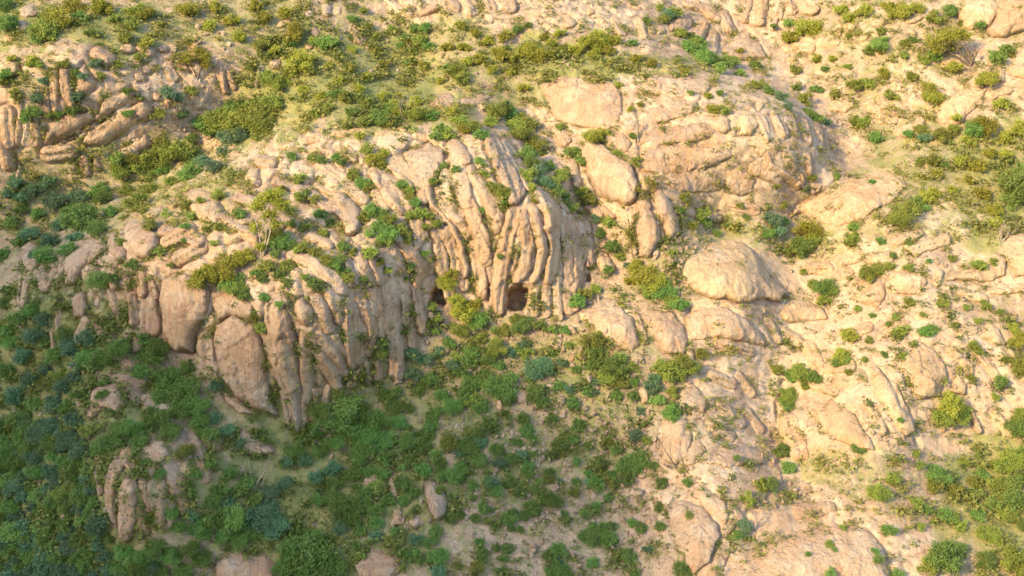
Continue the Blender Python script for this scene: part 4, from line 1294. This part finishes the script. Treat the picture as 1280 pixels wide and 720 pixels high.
tree('pale_stem_tree', 'slender tree with pale bare stems and thin yellowish crown on the spur', (326, 322), [(320, 250), (333, 243), (347, 240), (352, 262), (338, 262)],
     [(332, 247, 13), (345, 243, 12), (322, 258, 11), (352, 256, 11), (338, 268, 11), (320, 285, 10), (345, 280, 9), (326, 308, 8)], 'y', M_PALEWOOD, 0.045, 0.055, 900)
tree('spindly_tree', 'spindly thin-leaved tree in front of the split rock', (792, 322), [(783, 262), (800, 240), (812, 228), (790, 280), (806, 285)],
     [(808, 226, 10), (815, 232, 8), (800, 236, 7), (785, 290, 9), (805, 290, 9), (812, 282, 8), (790, 305, 8), (780, 258, 5)], 'y', M_STEM, 0.05, 0.05, 380)
tree('umbrella_tree', 'wide flat-crowned tree leaning over the cream slope, dark trunk showing', (1214, 82), [(1175, 55), (1190, 48), (1205, 45), (1222, 62), (1232, 66)],
     [(1168, 52, 13), (1182, 46, 14), (1198, 42, 13), (1208, 46, 10), (1190, 58, 12), (1172, 62, 9)], 'y', M_STEM, 0.09, 0.055, 800, 0.9)
tree('rounded_tree', 'rounded pale-green tree standing alone above the leafy gully', (246, 97), [(235, 72), (246, 64), (256, 70)],
     [(236, 72, 11), (247, 64, 11), (256, 72, 11), (245, 80, 11), (233, 80, 7), (258, 82, 7)], 'y', M_STEM, 0.07, 0.055, 800, 0.6)
tree('twiggy_tree', 'many-stemmed twiggy green tree at the right end of the grass', (505, 150), [(494, 118), (502, 122), (510, 118), (518, 124)],
     [(492, 128, 6), (515, 130, 7), (525, 138, 8)], 'y', M_PALEWOOD, 0.035, 0.05, 500, 0.4)
tree('dead_tree', 'bleached leafless branches sticking out of the leafy bush', (440, 522), [(452, 512), (477, 504), (462, 522), (433, 500)], None, 'b', M_PALEWOOD, 0.055)
tree('dead_tree', 'grey leafless branches fanned out above dark scrub', (318, 612), [(290, 585), (300, 578), (310, 572), (330, 580), (338, 572), (342, 585)], None, 'b', M_PALEWOOD, 0.04)
tree('dead_tree', 'bare pale trunk standing in the joint of the domed outcrop', (798, 174), [(794, 142), (799, 140), (797, 138)], None, 'b', M_PALEWOOD, 0.05)
tree('dead_tree', 'bent dead branch lying on top of the cream bench', (1250, 300), [(1248, 284), (1262, 288), (1285, 279), (1256, 275)], None, 'b', M_PALEWOOD, 0.055)
tree('dead_tree', 'pale broken stump between tan slabs at the slope foot', (944, 662), [(947, 640), (946, 646)], None, 'b', M_PALEWOOD, 0.055)
tree('dead_tree', 'leafless grey bush on the slope right of the gully', (1067, 105), [(1060, 90), (1066, 82), (1072, 88)], None, 'b', M_PALEWOOD, 0.03)
tree('dead_tree', 'bare branch beside the tan block on the stony slope', (845, 585), [(826, 578), (822, 545), (835, 580)], None, 'b', M_STEM, 0.045)

# ------------------------------------------------------------------ loose stones
def ico(sub):
    import bmesh
    bm = bmesh.new(); bmesh.ops.create_icosphere(bm, subdivisions=sub, radius=1.0)
    v = np.array([q.co[:] for q in bm.verts]); f = np.array([[q.index for q in fc.verts] for fc in bm.faces]); bm.free()
    return v, f
IV, IF = ico(2); IV1, IF1 = ico(1)
def stone_mesh(seed):
    rng = np.random.default_rng(seed); v = IV.copy()
    for k in range(9):                        # planar chips
        n = rng.normal(size=3); n /= np.linalg.norm(n); c = 0.55 + 0.3 * rng.random()
        d = v @ n; v = v - np.where(d > c, d - c, 0)[:, None] * n
    v *= np.array([1.15, 0.9, 0.75]) + 0.15 * rng.normal(size=3)
    me = bpy.data.meshes.new('stone'); fast_mesh(me, v, IF, False); return me
STN = []
for k in range(10):
    m = stone_mesh(k); m.materials.append([M_STONE, M_ROCK, M_PINK][k % 3]); STN.append(m)
def stone(x, y, r, label, group, mi=None):
    loc, sc = surf(x, y + 0.3 * r)
    o = put('stone', STN[random.randrange(10) if mi is None else mi], None, label, 'stone', group)
    o.location = loc + N * 0.25 * r * sc; s = r * sc
    o.rotation_euler = tuple(random.uniform(0, 6.28) for _ in range(3)); o.scale = (s, s * random.uniform(.8, 1.1), s * random.uniform(.75, 1))
for p in ctrl('666,681,7 665,693,5 678,645,5 707,643,4 802,593,7 798,614,7 815,588,5 700,501,8 672,507,6 690,480,7 716,412,7 697,433,5 704,435,5 715,444,7 729,446,6 737,472,6 731,521,6 719,640,4 725,705,5 790,637,5 820,625,5 811,650,5 640,650,5 769,522,4 764,528,4 695,610,5 640,610,4 655,560,5 715,690,6 778,605,4 733,582,4 760,540,5 768,548,5 675,565,4 762,498,5 700,395,5 720,400,4 748,372,5 744,376,4 738,378,4 705,515,5 740,500,4 640,545,4 590,452,4 560,470,4 575,480,4 555,487,4 600,460,4 616,440,5'):
    stone(p[0], p[1], p[2], 'pale loose stone lying on the stony slope below the cave', 'stones below the cave')
rs = random.Random(5)
for zx, zy, zw, zh, n, lab in ((700, 560, 130, 150, 110, None), (840, 330, 40, 45, 25, 'small stone in the rubble beside the whaleback boulder'), (400, 540, 40, 40, 8, 'small stone in the scrub under the cliff ribs'),
                               (40, 560, 45, 130, 26, 'grey stone half hidden in the shaded thicket'), (230, 150, 60, 50, 25, 'grey stone in the rubble of the leafy gully'), (970, 590, 20, 45, 14, 'stone lying in the dry gully between smooth slabs'),
                               (255, 50, 45, 30, 14, 'tan stone on the grassy brow above the gully'), (1010, 230, 18, 10, 8, 'brown block at the head of the smooth slab tongue')):
    for k in range(n):
        x = rs.gauss(zx, zw * 0.55); y = rs.gauss(zy, zh * 0.5)
        if abs(x - zx) > zw or abs(y - zy) > zh or y > 716 or x < 3: continue
        l = lab or 'pale loose stone lying on the stony slope below the cave'
        stone(x, y, rs.uniform(2.6, 6.2), l, 'stones below the cave' if lab is None else l + 's')

# ------------------------------------------------------------------ what nobody could count: herbs, grass tufts and gravel
def scatter(n, dens, seed):
    rng = np.random.default_rng(seed); j = rng.integers(2, len(cv) - 2, n); i = rng.integers(2, len(cu) - 2, n)
    ok = rng.random(n) < dens[j, i]; j, i = j[ok], i[ok]
    return j, i, world(cu[i] + RES * (rng.random(len(i)) - .5), cv[j] + RES * (rng.random(len(i)) - .5), TOP[j, i]), rng
clump = sstep(-0.2, 0.5, fbm(GU / 1.6, GV / 1.6, 90, 3)); clump2 = sstep(0.0, 0.35, fbm(GU / 0.7, GV / 0.7, 95, 2))
STONY = zone(ctrl('700,560,190,170,1 600,470,120,80,.7 850,310,50,50,1 230,150,80,70,.7 970,590,30,60,.8 1060,590,90,60,.6 60,560,90,170,.4 480,600,120,90,.5 1200,420,120,80,.5 1100,350,140,90,.5 1100,100,140,90,.4 600,60,200,60,.3'))
bare = 1 - 0.93 * sstep(0.05, 0.25, COVER)
dens = np.clip((0.13 + 0.12 * sstep(380, 460, PY) + 0.9 * GRASS) * (0.15 + clump) * (0.2 + 0.8 * clump2) + 0.13 * clump2 * clump, 0, 1) * bare
dens = np.clip(dens + 0.85 * sstep(0.06, 0.16, TRENCH) * (COVER < 0.12) * clump, 0, 1)
dens = dens * (CAVE < 0.05)
j, i, P_, rng = scatter(240000, dens, 21)
nl = 16
sz = (0.09 + 0.24 * rng.random(len(P_)) ** 2.0) * (0.7 + 0.5 * GRASS[j, i])
off = rng.normal(size=(len(P_), nl, 3)) * 0.75; off[..., 2] = np.abs(off[..., 2]) * 0.8 + 0.1; off[..., 1] -= 0.35
cenl = (P_[:, None] + off * sz[:, None, None]).reshape(-1, 3)
rng2 = np.random.default_rng(31)
me = leaf_mesh('herb_cover', cenl, np.repeat(sz, nl) * 0.55, M_HERB, rng2, np.repeat(np.clip(0.30 + 0.5 * fbm(GU / 5, GV / 5, 97, 2)[j, i] + 0.3 * rng.normal(size=len(P_)) + 0.3 * (PY[j, i] < 300) + 0.2 * (PX[j, i] > 850), 0, 1), nl), 0.9, True)
put('herb_cover', me, kind='stuff', label='low herbs and grass tufts covering the hillside', cat='herbs')
j, i, P_, rng = scatter(110000, np.clip(STONY * (0.3 + clump), 0, 1) * bare * (CAVE < 0.05) * 0.8, 22)
rad = 0.035 + 0.15 * rng.random(len(P_)) ** 2.6
jit = 1 + 0.22 * rng.normal(size=(len(P_), len(IV1), 1))
vv_ = P_[:, None] + IV1[None] * jit * rad[:, None, None] * (0.7 + 0.5 * rng.random((len(P_), 1, 3)))
ff_ = (IF1[None] + (np.arange(len(P_)) * len(IV1))[:, None, None]).reshape(-1, 3)
me = bpy.data.meshes.new('gravel'); fast_mesh(me, vv_.reshape(-1, 3), ff_, False); me.materials.append(M_STONE)
put('gravel', me, kind='stuff', label='small angular gravel strewn over the slope', cat='gravel')
